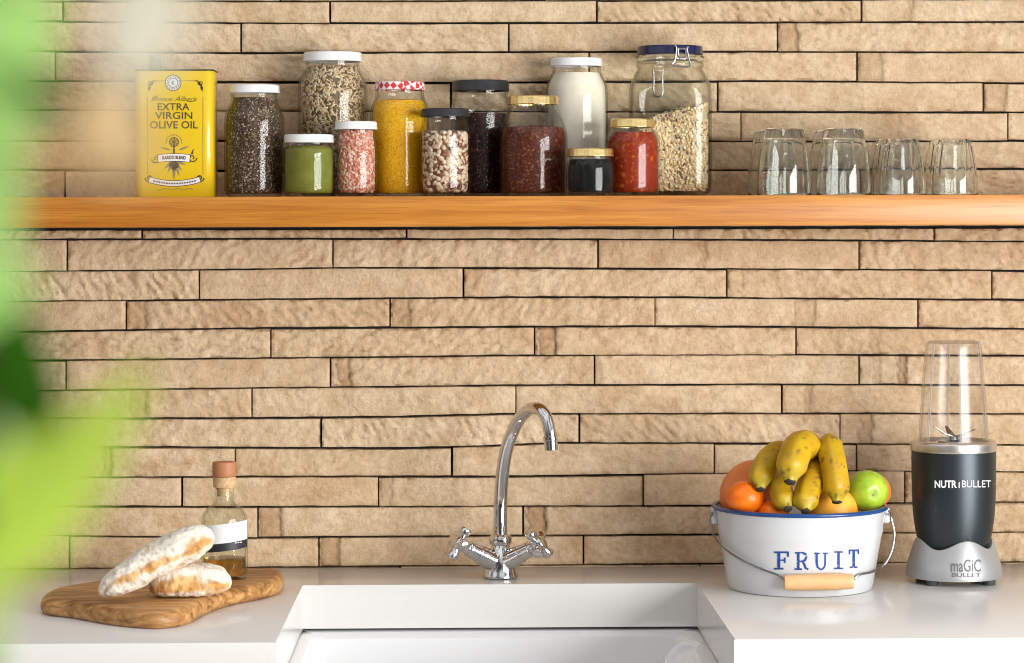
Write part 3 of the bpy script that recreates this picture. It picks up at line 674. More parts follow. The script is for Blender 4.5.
# ------------------------------------------------------------------ worktop and sink
CF = atz(735, 639.5, TOP).y                       # front edge of the worktop
bl, br_, fl_, fr_ = atz(302, 585, TOP), atz(697.5, 583, TOP), atz(275, 645.5, TOP), atz(733.5, 638.5, TOP)
cutb = (bl.y+br_.y)/2; TH = .056
xl0, xr0 = bl.x, br_.x
xl1, xr1 = fl_.x, fr_.x
bm = bmesh.new()
prism(bm, [(-1.4, -.0085), (-1.4, CF), (xl1, CF), (xl0, cutb), (xr0, cutb), (xr1, CF), (1.5, CF), (1.5, -.0085)], TOP-TH, TOP, .0011, 2)
tag(obj('kitchen_worktop', bm, 'quartz', smooth=True, angle=30), 'off white stone worktop with a square sink cut out of its front', 'worktop')
sz = TOP-TH-.004
SX0, SX1 = (xl0+xl1)/2-.02, (xr0+xr1)/2+.02
sink = empty('kitchen_sink', (0, cutb-.2, sz-.22), 'white ceramic sink set below the cut out in the worktop', 'sink')
ix0, ix1, iy1, iy0 = xl0+.012, xr0-.016, cutb-.032, CF+.035
bm = bmesh.new()
def rr(x0, x1, y0, y1, r, n=6):
    w, d = (x1-x0)/2, (y1-y0)/2; return [((x0+x1)/2+x, (y0+y1)/2+y) for x, y in rrect(w, d, r, n)]
loops = [[(x, y, sz-.23) for x, y in rr(SX0, SX1, CF-.012, cutb+.03, .012)], [(x, y, sz-.002) for x, y in rr(SX0, SX1, CF-.012, cutb+.03, .012)],
         [(x, y, sz) for x, y in rr(SX0+.002, SX1-.002, CF-.01, cutb+.028, .012)], [(x, y, sz) for x, y in rr(ix0-.006, ix1+.006, iy0-.006, iy1+.006, .02)],
         [(x, y, sz-.004) for x, y in rr(ix0-.001, ix1+.001, iy0, iy1, .02)], [(x, y, sz-.012) for x, y in rr(ix0, ix1, iy0+.001, iy1-.001, .022)],
         [(x, y, sz-.18) for x, y in rr(ix0+.008, ix1-.008, iy0+.008, iy1-.008, .03)], [(x, y, sz-.2) for x, y in rr(ix0+.03, ix1-.03, iy0+.03, iy1-.03, .03)]]
L3 = [[bm.verts.new(p) for p in lp] for lp in loops]
for a, b_ in zip(L3[:-1], L3[1:]):
    for k in range(len(a)): bm.faces.new((a[k], a[(k+1) % len(a)], b_[(k+1) % len(a)], b_[k]))
bm.faces.new(L3[-1]); bm.faces.new(L3[0][::-1]); fixn(bm); obj('basin', bm, 'ceramic', sink)
bm = bmesh.new()   # moulded overflow in the back right corner
oc = Vector((ix1-.012, iy1-.085, sz-.016)); ax = Vector((-.55, -.45, .75)).normalized()
axis_lathe(bm, chaikin([(0, -.006), (.012, -.006), (.016, -.002), (.020, .004), (.026, .004), (.029, -.002), (.030, -.014), (.030, -.03)], 2), oc, ax, 40)
obj('overflow', bm, 'ceramic', sink)

# ------------------------------------------------------------------ mixer tap
ty = -.108; tb = Vector((atz(500.5, 577, TOP).x, ty, TOP)); ts = scale_at(tb)
tap = empty('mixer_tap', tb, 'chrome swan neck mixer tap with two cross handles behind the sink', 'tap')
T = lambda px, py, dy=0.0: Vector((at(px, py, ty+dy).x, ty+dy, TOP+(proj(tb)[1]-py)/ts))
e = 1/ts
bm = bmesh.new(); lathe(bm, chaikin([(0, TOP), (17*e, TOP), (17.6*e, TOP+1.5*e), (17*e, TOP+4*e), (15.5*e, TOP+9*e), (15.2*e, TOP+17*e), (13*e, TOP+25*e), (9.6*e, TOP+30*e), (8.6*e, TOP+35*e), (0, TOP+35*e)], 2), tb, 48); fixn(bm)
obj('body', bm, 'chrome', tap)
bm = bmesh.new(); lathe(bm, chaikin([(0, TOP+32*e), (8.5*e, TOP+32*e), (11.3*e, TOP+34*e), (11.3*e, TOP+41*e), (8.5*e, TOP+43*e), (6.5*e, TOP+44*e), (0, TOP+44*e)], 1), tb, 6*8, lambda t, r, z: 1-.07*(1-abs(math.cos(3*t)))); fixn(bm)
obj('collar', bm, 'chrome', tap, angle=25)
bm = bmesh.new()
sp = [(500.2, 540, 0), (500.3, 520, 0), (500.6, 500, 0), (502.3, 475, -.006), (506, 452, -.018), (512.5, 432, -.037), (521, 417, -.060), (531, 409, -.082), (540, 409.5, -.100), (546.5, 418, -.111), (549.5, 430, -.116), (550.3, 437, -.117)]
def TS(px, py, dy):
    Y = ty+dy; q = at(px, py, Y); return q
spts = catmull([TS(*q) for q in sp], 6); n = len(spts)
tube(bm, spts, [(7.0-1.0*min(1, k/n*1.0))*e for k in range(n)], 24); obj('swan_neck_spout', bm, 'chrome', tap)
bm = bmesh.new(); d_ = (spts[-1]-spts[-4]).normalized()
axis_lathe(bm, [(0, 0), (6.2*e, 0), (7.2*e, .8*e), (7.2*e, 4*e), (6.6*e, 4.4*e), (6.6*e, 13.5*e), (5.6*e, 14*e), (5.2*e, 12*e), (0, 12*e)], spts[-1]-d_*1*e, d_, 32); obj('nozzle', bm, 'chrome', tap, angle=30)
for sg, hx, hy, nm in ((-1, 457.5, 539.5, 'left'), (1, 540.5, 540.5, 'right')):
    a = T(500+sg*5, 561.5, -.006); bq = T(hx, hy, -.03); ax = (bq-a).normalized(); ln = (bq-a).length
    bm = bmesh.new()
    axis_lathe(bm, chaikin([(0, 0), (10.5*e, 0), (9.6*e, ln*.3), (9.2*e, ln*.40), (9.2*e, ln*.46), (8.2*e, ln*.47), (8.2*e, ln*.70), (7.6*e, ln*.72), (6.2*e, ln*.73), (6.2*e, ln*.84), (0, ln*.84)], 1), a, ax, 40); obj('valve_arm', bm, 'chrome', tap, angle=30)
    bm = bmesh.new(); hb = a+ax*ln*.83
    axis_lathe(bm, chaikin([(0, 0), (6.2*e, 0), (7.5*e, 2*e), (7.5*e, 10*e), (5.5*e, 12*e), (0, 12.4*e)], 1), hb, ax, 32)
    q = Vector((0, 0, 1)).rotation_difference(ax).to_matrix(); 
    tw = .35 if sg < 0 else .15
    for k in range(4):
        t_ = tw+k*PI/2; dv = q @ Vector((math.cos(t_), math.sin(t_), 0))
        axis_lathe(bm, chaikin([(0, 0), (4.6*e, 0), (4.4*e, 8*e), (5.4*e, 11*e), (5.6*e, 15.5*e), (4.6*e, 17*e), (0, 17.2*e)], 1), hb+ax*6*e, dv, 20)
    obj('cross_handle', bm, 'chrome', tap, angle=35)
bm = bmesh.new(); fc = T(499, 564, -.0208)
pts = [fc+Vector((2.2*e*math.cos(2*PI*k/24), -.0002, 3.6*e*math.sin(2*PI*k/24))) for k in range(25)]; tube(bm, pts, .6*e, 6, False)
M['dark_mark'] = pm('dark_mark', (.03, .03, .03), .4); obj('oval_badge', bm, 'dark_mark', tap)

# ------------------------------------------------------------------ bread board, loaves, bottle
def olivewood():
    m, nt, b = new_mat('olive_wood'); b.inputs['Roughness'].default_value = .5
    tc = nt.nodes.new('ShaderNodeTexCoord'); mp = nt.nodes.new('ShaderNodeMapping'); mp.inputs['Scale'].default_value = (6, 34, 48); mp.inputs['Rotation'].default_value = (0.1, .1, .12)
    w = nt.nodes.new('ShaderNodeTexNoise'); w.inputs['Scale'].default_value = 1.6; w.inputs['Detail'].default_value = 7; w.inputs['Roughness'].default_value = .55; w.inputs['Distortion'].default_value = 1.2
    n = nt.nodes.new('ShaderNodeTexNoise'); n.inputs['Scale'].default_value = .8; n.inputs['Detail'].default_value = 3; n.inputs['Distortion'].default_value = 2.5
    r = nt.nodes.new('ShaderNodeValToRGB'); e = r.color_ramp.elements
    e[0].position = .34; e[0].color = (.20, .095, .03, 1); e[1].position = .66; e[1].color = (.60, .35, .13, 1); x = e.new(.47); x.color = (.45, .23, .075, 1)
    r2 = nt.nodes.new('ShaderNodeValToRGB'); r2.color_ramp.elements[0].position = .40; r2.color_ramp.elements[0].color = (.62, .52, .42, 1); r2.color_ramp.elements[1].position = .56; r2.color_ramp.elements[1].color = (1.05, 1.02, 1, 1)
    mx = nt.nodes.new('ShaderNodeMixRGB'); mx.blend_type = 'MULTIPLY'; mx.inputs[0].default_value = .85
    L = nt.links.new
    L(tc.outputs['Object'], mp.inputs[0]); L(mp.outputs[0], w.inputs['Vector']); L(mp.outputs[0], n.inputs['Vector']); L(w.outputs['Fac'], r.inputs[0]); L(n.outputs['Fac'], r2.inputs[0])
    L(r.outputs[0], mx.inputs[1]); L(r2.outputs[0], mx.inputs[2]); L(mx.outputs[0], b.inputs['Base Color']); return m
M['olive_wood'] = olivewood()
BT = .0205
outl = [(41, 611), (46, 616), (70, 619), (110, 626), (145, 629.5), (168, 629), (190, 624.5), (212, 613), (235, 605.5), (262, 600), (279, 595), (283.5, 589), (281, 583.5), (262, 583), (225, 583), (180, 587), (130, 592), (90, 597), (55, 603)]
P2 = [atz(x, y, TOP) for x, y in outl]
# closed smooth outline
def closed(pts, n=6):
    Q = [Vector((p[0], p[1], 0)) for p in pts]; m_ = len(Q); out = []
    for i in range(m_):
        a, b_, c, d = Q[i-1], Q[i], Q[(i+1) % m_], Q[(i+2) % m_]
        for k in range(n):
            t = k/n; out.append(.5*((2*b_)+(c-a)*t+(2*a-5*b_+4*c-d)*t*t+(3*b_-a-3*c+d)*t**3))
    return out
oc2 = closed(P2, 5); bm = bmesh.new()
ctr = sum((Vector(p) for p in oc2), Vector())/len(oc2)
N_ = len(oc2); rings_ = []
nrm_ = []
for k in range(N_):
    t_ = (oc2[(k+2) % N_]-oc2[k-2]).normalized(); q = Vector((-t_.y, t_.x, 0))
    nrm_.append(q if q.dot(ctr-oc2[k]) > 0 else -q)
for ins, zz in [(.006, 0), (.002, .0015)]+[(.0095*(1-math.sin(a*PI/2/6)) if a < 6 else 0, 0) for a in ()]+[(0, .006), (0, .0095), (.0006, .0125), (.002, .0155), (.0045, .018), (.008, .0198), (.0115, .0205)]:
    rings_.append([bm.verts.new((oc2[k].x+nrm_[k].x*ins, oc2[k].y+nrm_[k].y*ins, TOP+zz)) for k in range(N_)])
for a, b_ in zip(rings_[:-1], rings_[1:]):
    for k in range(N_): bm.faces.new((a[k], a[(k+1) % N_], b_[(k+1) % N_], b_[k]))
bm.faces.new(rings_[0][::-1]); bm.faces.new(rings_[-1]); fixn(bm)
tag(obj('chopping_board', bm, 'olive_wood', origin=(ctr.x, ctr.y, TOP), angle=60), 'thick rounded olive wood board with two loaves and a bottle on it', 'board')
M['crust'] = attr_mat('crust', .85, .2, bump=(160, .8, .002))
def loaf(label, c, L, W, H, mtx, seed, band, tp=0.0):
    bm = bmesh.new(); nu, nv = 150, 72; cols = []; rows = []
    sd = Vector((seed, seed*2.1, 0))
    for i in range(nu+1):
        u = -1+2*i/nu; row = []
        pr = (1-abs(u)**3.2)**.55*(1-.10*u*tp) if abs(u) < 1 else 0
        for k in range(nv):
            t = 2*PI*k/nv; cy, cz_ = math.cos(t), math.sin(t)
            zz = cz_*(1.0 if cz_ > 0 else .62); yy = math.copysign(abs(cy)**.75, cy)
            p = Vector((u*L/2*(1.0), yy*W/2*max(pr, .0), zz*H/2*max(pr**.8 if pr > 0 else 0, 0)))
            q = p*1.0
            nz = fbm(q*38+sd, 4)*.0026+fbm(q*130+sd, 3)*.0009
            p += Vector((.3*u, cy, cz_)).normalized()*nz*(1 if 0 < pr else 0)
            flour = .62+.75*fbm(q*50+sd, 4)+.45*sstep(.1, .7, cz_)
            # bare crust: a ragged band along the front side
            bd = math.exp(-((cz_-band[0]-.22*math.sin(u*2.2+seed))/band[1])**2)*(1 if cy < 0 else .5)
            flour -= (1.15*bd)*(.75+.8*fbm(q*45-sd, 3))*sstep(1.0, .8, abs(u))
            fl2 = sstep(-.15, .75, flour)*.96
            cr = mixc((.52, .26, .075), (.70, .44, .19), .5+1.1*fbm(q*70+sd*3, 3)); cr = mixc(cr, (.24, .09, .03), sstep(.2, .6, fbm(q*110+sd, 3))*.5)
            c_ = mixc(cr, (.80, .74, .64), fl2)
            c_ = mixc(c_, (.34, .26, .19), sstep(.34, .6, fbm(q*150-sd, 3))*.5)
            row.append(bm.verts.new(p)); cols.append(c_)
        rows.append(row)
    for a, b_ in zip(rows[:-1], rows[1:]):
        for k in range(nv): bm.faces.new((a[k], a[(k+1) % nv], b_[(k+1) % nv], b_[k]))
    bm.transform(mtx); fixn(bm)
    o = obj('bread_loaf', bm, 'crust', None, angle=180); o.location = c
    tone_attr(o.data, cols)
    return tag(o, label, 'bread', 'floury loaves on the board')
bz = TOP+BT
A = at(103, 593, -.441); B_ = at(210, 536, -.412)
d = B_-A; yaw = math.atan2(d.y, d.x); pit = math.atan2(d.z, math.hypot(d.x, d.y))
m1 = Matrix.Rotation(yaw, 4, 'Z') @ Matrix.Rotation(-pit, 4, 'Y') @ Matrix.Rotation(-.12, 4, 'X')
loaf('floury long loaf leaning up on top of the smaller loaf', (A+B_)/2, .152, .060, .050, m1, 3.1, (-.02, .26), -2.0)
c2 = atz(187, 600, bz)+Vector((0, .036, 0)); c2.z = bz+.0150
loaf('short floury loaf lying flat on the board under the leaning loaf', c2, .100, .066, .048, Matrix.Rotation(.10, 4, 'Z'), 7.7, (-.12, .42), 1.6)
# bottle
M['bottle_glass'] = thin_glass('bottle_glass', (.95, .965, .94), (.5, .55, .5)); M['cork'] = pm('cork', (.50, .30, .15), .8, var=(180, (.62, .42, .22), .4, .6)); M['cork_top'] = pm('cork_top', (.42, .17, .075), .55)
bc = atz(222.7, 581.5, bz)+Vector((0, .028, 0)); bc.z = bz; bs = scale_at(bc); by = proj(bc)[1]
bzf = lambda py: bz+(by-py)/bs
btl = empty('oil_bottle', bc, 'corked clear glass bottle with a white and black label behind the loaves', 'bottle')
outp = [(17, 578.5), (22, 576.5), (23.2, 572), (23.2, 522), (22.5, 515), (18, 508.5), (12, 504.5), (9.6, 501), (9.3, 488)]
out = [(h/bs, bzf(y)) for h, y in outp]; out[0] = (out[0][0], bz)
o2 = chaikin([(0, bz), (out[0][0]*.8, bz)]+out, 2); inn = [(max(0, r-.0022), max(z, bz+.005)) for r, z in o2]
bm = bmesh.new(); lathe(bm, o2+inn[::-1], bc, 56); bmesh.ops.remove_doubles(bm, verts=bm.verts[:], dist=1e-6); fixn(bm); obj('glass_body', bm, 'bottle_glass', btl)
bm = bmesh.new(); e = 1/bs
lathe(bm, [(0, bzf(496)), (7.0*e, bzf(496)), (8.2*e, bzf(487.5)), (11*e, bzf(487)), (11.6*e, bzf(476.5)), (0, bzf(476.5))], bc, 32); fixn(bm); obj('cork', bm, 'cork', btl)
bm = bmesh.new(); lathe(bm, chaikin([(0, bzf(476.4)), (11.4*e, bzf(476.4)), (12*e, bzf(475)), (12*e, bzf(463)), (11.4*e, bzf(461.5)), (0, bzf(461.2))], 1), bc, 32); fixn(bm); obj('stopper_top', bm, 'cork_top', btl)
def wrap_band(name, y0, y1, mat, tilt, off, a0=-2.75, a1=-.2):
    bm = bmesh.new(); n = 30; r = 23.2*e+off; R0 = []
    for k in range(n+1):
        a = a0+(a1-a0)*k/n; x = math.cos(a); R0.append([bm.verts.new((bc.x+r*x, bc.y+r*math.sin(a), bzf(y-tilt*x))) for y in (y0, y1)])
    for a, b_ in zip(R0[:-1], R0[1:]): bm.faces.new((a[0], a[1], b_[1], b_[0]))
    fixn(bm); return obj(name, bm, mat, btl)
wrap_band('paper_label', 521.5, 540.5, 'paper_white', 2.5, .0004); M['label_black'] = pm('label_black', (.015, .016, .02), .5); wrap_band('label_band', 540.5, 548.5, 'label_black', 2.5, .0004)
def bmap(px, py):
    Y = bc.y-.025
    for _ in range(6):
        q = at(px, py, Y); r = 23.2*e+.0007; Y = bc.y-math.sqrt(max(1e-9, r*r-(q.x-bc.x)**2))
    return at(px, py, Y)
art('label_print', [s_ for k in range(4) for s_ in strip([(233+3*k, 540.8-.4*k), (235.1+3*k, 540.5-.4*k)], 1.1)]+[s_ for k in range(3) for s_ in strip([(235+2.6*k, 543.0-.35*k), (236.8+2.6*k, 542.8-.35*k)], .8)], 'paper_white', btl, bmap)
M['amber_oil'] = pm('amber_oil', (.30, .15, .02), .12)
ot = bzf(558); pr = [(max(0, r-.0006), z+.0006) for r, z in inn if z < ot]; pr += [(pr[-1][0], ot), (0, ot)]
def amber():
    m, nt, b_ = new_mat('amber_oil'); b_.inputs['Base Color'].default_value = (.52, .27, .05, 1); b_.inputs['Transmission Weight'].default_value = 1.0; b_.inputs['Roughness'].default_value = .05; b_.inputs['IOR'].default_value = 1.2; return m
M['amber_oil'] = amber()
bm = bmesh.new(); lathe(bm, pr, bc, 48); fixn(bm); o = obj('amber_oil', bm, 'amber_oil', None, origin=bc); tag(o, 'amber oil in the bottom of the corked glass bottle', 'oil', kind='stuff')

# ------------------------------------------------------------------ fruit bucket
kc = Vector((at(800, 590, -.212).x, -.212, TOP)); ks = scale_at(kc); e = 1/ks
KH = .1035
def kr(z):
    t = max(0, min(1, (z-TOP)/KH)); return .0915+(.1095-.0915)*t
bucket = empty('fruit_bucket', kc, 'round white enamel bucket lettered in blue and filled with fruit', 'bucket')
bm = bmesh.new(); th = .0016
op = [(0, TOP+.0012), (.080, TOP+.0012), (.0885, TOP), (.0905, TOP+.001)] + [(kr(TOP+KH*k/14)+(.0009 if k == 10 else 0), TOP+KH*k/14) for k in range(1, 15)]
ip = [(max(0, r-th), max(z, TOP+.003)) for r, z in op]
lathe(bm, op+ip[::-1], kc, 96); bmesh.ops.remove_doubles(bm, verts=bm.verts[:], dist=1e-6); fixn(bm); obj('bucket_body', bm, 'white_enamel', bucket)
M['blue_rim'] = pm('blue_rim', (.006, .05, .20), .25, coat=.1)
bm = bmesh.new(); rp = [kc+Vector((.1095*math.cos(2*PI*k/96), .1095*math.sin(2*PI*k/96), KH)) for k in range(97)]; tube(bm, rp, .0027, 10, False); bmesh.ops.remove_doubles(bm, verts=bm.verts[:], dist=1e-5); o = obj('rolled_rim', bm, 'blue_rim', bucket); o['label'] = 'blue rolled rim'
for sg in (-1, 1):
    x0 = kc.x+sg*(kr(TOP+.09)-.002)
    bm = bmesh.new(); xa, xb = sorted((x0, x0+sg*.0085)); box(bm, (xa, kc.y-.012, TOP+.082), (xb, kc.y+.012, TOP+.1025), .003, 3); obj('handle_lug', bm, 'white_enamel', bucket)
def kmap(off):
    def f(px, py):
        Y = kc.y-.09
        for _ in range(8):
            q = at(px, py, Y); r = kr(q.z)+off; Y = kc.y-math.sqrt(max(1e-9, r*r-(q.x-kc.x)**2))
        return at(px, py, Y)
    return f
wire = [(712.5, 511), (711, 524), (718.5, 543), (738, 558), (762, 569), (778, 575), (784, 580)]
wire2 = [(853, 580), (860, 574.5), (872, 572), (883, 566), (891, 553), (894.5, 535), (892, 521), (889, 511)]
bm = bmesh.new()
gm = kmap(.0118)(815, 582)
allw = [kmap(.0055)(q.x, q.y) for q in catmull([(x, y, 0) for x, y in wire], 6)] + [at(786, 582.5, gm.y+.004), at(820, 582, gm.y+.004), at(851, 581.4, gm.y+.004)] + [kmap(.0055)(q.x, q.y) for q in catmull([(x, y, 0) for x, y in wire2], 6)]
tube(bm, allw, .0015, 8)
o = obj('wire_handle', bm, 'steel', bucket); o['label'] = 'bent steel wire handle'
M['beech'] = pm('beech', (.72, .45, .22), .5, var=(35, (.66, .38, .17), .35, .65))
ga, gb = kmap(.0125)(784, 582.5), kmap(.0125)(853.5, 581.3); gy = min(ga.y, gb.y, kmap(.0118)(815, 582).y); ga = at(784, 582.5, gy+.004); gb = at(853.5, 581.3, gy+.004)
bm = bmesh.new(); gl_ = (gb-ga).length
axis_lathe(bm, chaikin([(0, 0), (6.8*e, 0), (7.3*e, 1*e), (8.2*e, gl_*.3), (8.2*e, gl_*.7), (7.3*e, gl_-1*e), (6.8*e, gl_), (0, gl_)], 1), ga, gb-ga, 28); o = obj('wooden_grip', bm, 'beech', bucket); o['label'] = 'pale turned wooden handle grip'
# FRUIT in slab serif stamped letters
def letters():
    q = []
    def R(x0, y0, x1, y1): q.append([(x0, y0), (x1, y0), (x1, y1), (x0, y1)])
    def Sg(pts, w): q.extend(strip(pts, w))
    R(774, 551.4, 789, 553.2); R(777.3, 551.4, 780.3, 569.5); R(774, 567.8, 783.5, 569.6); R(787, 551.4, 789, 556.8); R(780, 559.5, 785.3, 561); R(784, 557.5, 785.6, 563)   # F
    R(795, 552, 803, 553.7); R(797, 552, 799.6, 570); R(794.6, 568.3, 802, 570); R(799, 560.6, 803.5, 562.2)
    Sg([(803, 552.9), (805.5, 554), (806.4, 557), (805.3, 560), (803, 561.4)], 2.2); Sg([(802.8, 561.8), (804.5, 564.5), (805.6, 568), (808.4, 569.4)], [1.6, 2.2, 2.2, 1.6])   # R
    R(814.5, 552.6, 819.8, 554.2); R(823, 552.6, 828, 554.2); Sg([(816.8, 553.5), (816.8, 563), (817.8, 567.3), (820.8, 569.6), (823.5, 568.5), (825.2, 565), (825.4, 553.5)], [2.4, 2.4, 2.2, 1.9, 1.8, 1.8, 1.8])   # U
    R(834.3, 551.2, 842.7, 552.8); R(837.3, 551.2, 839.9, 569.2); R(834, 567.6, 843, 569.2)   # I
    R(848.8, 549.5, 859.2, 551.2); R(848.8, 549.5, 850.4, 554.5); R(857.6, 549.3, 859.2, 554); R(852.6, 549.5, 855, 567.6); R(850, 566.4, 857.5, 568)   # T
    out = []
    for p in q:          # split so the shapes follow the curve of the bucket
        (ax, ay), (bx, by_), (cx, cy), (dx, dy) = [tuple(v[:2]) for v in p]; n = 4
        for i in range(n):
            for k in range(n):
                def bl(u, v): return ((ax*(1-u)+bx*u)*(1-v)+(dx*(1-u)+cx*u)*v, (ay*(1-u)+by_*u)*(1-v)+(dy*(1-u)+cy*u)*v)
                out.append([bl(i/n, k/n), bl((i+1)/n, k/n), bl((i+1)/n, (k+1)/n), bl(i/n, (k+1)/n)])
    return out
M['stamp_blue'] = pm('stamp_blue', (.008, .05, .24), .4, var=(330, (.6, .62, .66), .66, .70))
art('fruit_lettering', letters(), 'stamp_blue', bucket, kmap(.0005))

# fruit
def fruit(name, label, cat, px, py, Y, rpx, col, col2, mat_rough=.4, squash=1.0, dim=.0, bump=(320, .5, .0006), group='fruit in the bucket', star=None):
    Y -= .02; c = at(px, py, Y); s = scale_at(c); r = rpx/s
    bm = bmesh.new(); bmesh.ops.create_icosphere(bm, subdivisions=5, radius=1.0); cols = []
    ax = Vector(star or (0, -.2, 1)).normalized()
    for v in bm.verts:
        n = v.co.normalized(); a = n.dot(ax); rad = 1-dim*math.exp(-((1-a)/.06))-dim*.7*math.exp(-((1+a)/.06))+.012*fbm(n*1.6+Vector((px, 0, 0)), 2)
        h = n.z*squash
        v.co = Vector((n.x*rad, n.y*rad, h*rad))*r
        t = .5+.9*fbm(n*2.2+Vector((px, py, 0)), 4)
        c_ = mixc(col, col2, t)
        if star and a > .9985: c_ = (.05, .035, .02)
        cols.append(c_)
    fixn(bm); m = attr_mat(name+'_peel', mat_rough, .35, bump)
    o = obj(name, bm, m, None, angle=180); o.location = c; tone_attr(o.data, cols); return tag(o, label, cat, group)
fruit('grapefruit', 'large pinkish grapefruit at the back left of the bucket', 'grapefruit', 756, 496.5, -.168, 36.5, (.70, .17, .045), (.76, .25, .07), .45)
fruit('tangerine', 'bright orange tangerine at the left front of the bucket', 'tangerine', 745, 497.5, -.240, 19.5, (.80, .13, .004), (.86, .20, .006), .35, .86)
fruit('tangerine', 'small orange tangerine low in the bucket beneath the bananas', 'tangerine', 773, 514, -.246, 16.5, (.76, .12, .006), (.82, .18, .008), .35, .9)
fruit('orange', 'pale yellow orange citrus under the right hand banana', 'orange', 832.5, 511.5, -.222, 25, (.84, .36, .03), (.88, .46, .06), .45)
fruit('apple', 'shiny green apple at the right of the bucket', 'apple', 867, 491, -.205, 21.2, (.25, .42, .020), (.40, .54, .05), .22, .98, .10, None, star=(.18, -.97, -.10))
fruit('tangerine', 'orange fruit peeping out behind the green apple', 'tangerine', 873.5, 491, -.135, 17.5, (.74, .20, .02), (.78, .26, .03), .4)
M['banana_peel'] = attr_mat('banana_peel', .42, .4, (90, .25, .0008))
M['banana_tip'] = pm('banana_tip', (.035, .025, .015), .8, bump=(200, .6, .001))
def banana(label, pts, hw, seed, r0=.30, nk=.22):
    """pts: (px, py, Y) from the stem to the tip"""
    ctr = catmull([at(p[0], p[1]+2, p[2]-.02) for p in pts], 10); n = len(ctr); s = scale_at(ctr[n//2]); cols = []
    bm = bmesh.new(); seg = 30; rings = []
    T_ = [(ctr[min(i+1, n-1)]-ctr[max(i-1, 0)]).normalized() for i in range(n)]
    u = T_[0].orthogonal().normalized()
    for i in range(n):
        t = i/(n-1); u = (u-T_[i]*u.dot(T_[i])).normalized(); w = T_[i].cross(u)
        pr = r0+(1-r0)*sstep(0, nk, t)**.7; pr *= 1-.62*sstep(.80, .995, t)**1.3
        R = hw/s*pr; ring = []
        for k in range(seg):
            a = 2*PI*k/seg; f = 1+.028*math.cos(5*a+seed)-.01*math.cos(10*a)
            p = ctr[i]+(u*math.cos(a)+w*math.sin(a))*R*f; ring.append(bm.verts.new(p))
            c = mixc((.43, .25, .004), (.53, .325, .008), .5+fbm(p*40+Vector((seed, 0, 0)), 3))
            c = mixc(c, (.36, .34, .03), .55*max(sstep(.22, .0, t), sstep(.82, .96, t)))
            k2 = fbm(p*Vector((160, 160, 90)).x*1.0+Vector((0, seed, 0)), 3)
            c = mixc(c, (.16, .08, .02), sstep(.40, .50, fbm(p*95+Vector((seed*3, 0, 0)), 2))*.85)
            c = mixc(c, (.30, .17, .04), sstep(.42, .55, k2)*.5)
            if math.cos(5*a+seed) > .9: c = mixc(c, (.50, .34, .02), .35)
            cols.append(c)
        rings.append(ring)
    for a, b_ in zip(rings[:-1], rings[1:]):
        for k in range(seg): bm.faces.new((a[k], a[(k+1) % seg], b_[(k+1) % seg], b_[k]))
    bm.faces.new(rings[0][::-1]); bm.faces.new(rings[-1]); fixn(bm)
    o = obj('banana', bm, 'banana_peel', None, origin=ctr[n//2], angle=70); tone_attr(o.data, cols); tag(o, label, 'banana', 'bananas on top of the bucket')
    rt = hw/s*.34; d_ = T_[-1]; bm = bmesh.new()
    axis_lathe(bm, chaikin([(rt*1.12, -rt*.12), (rt*1.14, .05*rt), (rt*.9, rt*.28), (rt*.6, rt*.36), (0, rt*.3)], 1), ctr[-1], d_, 16, wavy(5, .08)); q = obj('banana_tip', bm, 'banana_tip', o); q['label'] = 'black dried tip'
    return o
banana('banana at the left of the bunch, leaning over the tangerine', [(790, 449, -.200), (781, 449, -.210), (769, 457, -.232), (761, 472, -.250), (760.5, 487.5, -.262)], 12.2, 1.0, .36, .4)
banana('fat banana at the top centre of the bunch', [(817, 452, -.206), (813, 446, -.222), (801, 444, -.250), (792.5, 460, -.280), (790, 480, -.294)], 15.6, 2.2, .36, .5)
banana('short banana below the top one, its black tip over the blue rim', [(780, 462, -.215), (780, 474, -.238), (782, 492, -.262), (788, 507, -.283)], 11.6, 3.4)
banana('middle banana below the top one with a dark bruise', [(822, 457, -.198), (818, 466, -.222), (810.5, 482, -.256), (806, 496, -.277), (806, 509.5, -.292)], 12.8, 4.1, .4, .35)
banana('banana standing at the right of the bunch beside the apple', [(829, 439, -.215), (830, 447, -.235), (833, 462, -.255), (836, 481, -.268), (837, 500, -.276)], 13.2, 5.5, .66)

# ------------------------------------------------------------------ blender
M['body_metal'] = pm('body_metal', (.045, .055, .062), .38, .75); M['silver'] = pm('silver', (.42, .43, .44), .48, .55); M['silver_ring'] = pm('silver_ring', (.66, .62, .57), .3, .9); M['rubber'] = pm('rubber', (.05, .052, .055), .6); M['print_white'] = pm('print_white', (.85, .85, .85), .5); M['print_grey'] = pm('print_grey', (.13, .13, .14), .5)
ny_ = -.165; nc = Vector((at(954, 585, ny_).x, ny_, TOP)); nf = nc-Vector((0, .042, 0)); ns = scale_at(nf); nyb = proj(nf)[1]; e = 1/ns
nz_ = lambda py: TOP+(nyb-py)*e
blend = empty('blender', nc, 'dark grey bullet blender with clear upturned cup and silver base', 'blender')
bodyp = [(30, 560), (33.5, 552), (37.5, 541), (40.3, 524), (41.6, 508), (42.2, 490), (42.4, 470), (42.4, 453)]
bodyq = chaikin([(h*e, nz_(y)) for h, y in bodyp], 2)
def nr(z):
    if z <= bodyq[0][1]: return bodyq[0][0]
    for (a, b_), (c, d) in zip(bodyq[:-1], bodyq[1:]):
        if z <= d: return a+(c-a)*(z-b_)/(d-b_)
    return bodyq[-1][0]
bm = bmesh.new(); lathe(bm, [(0, nz_(560))]+bodyq+[(0, nz_(453))], nc, 96); fixn(bm); obj('motor_body', bm, 'body_metal', blend)
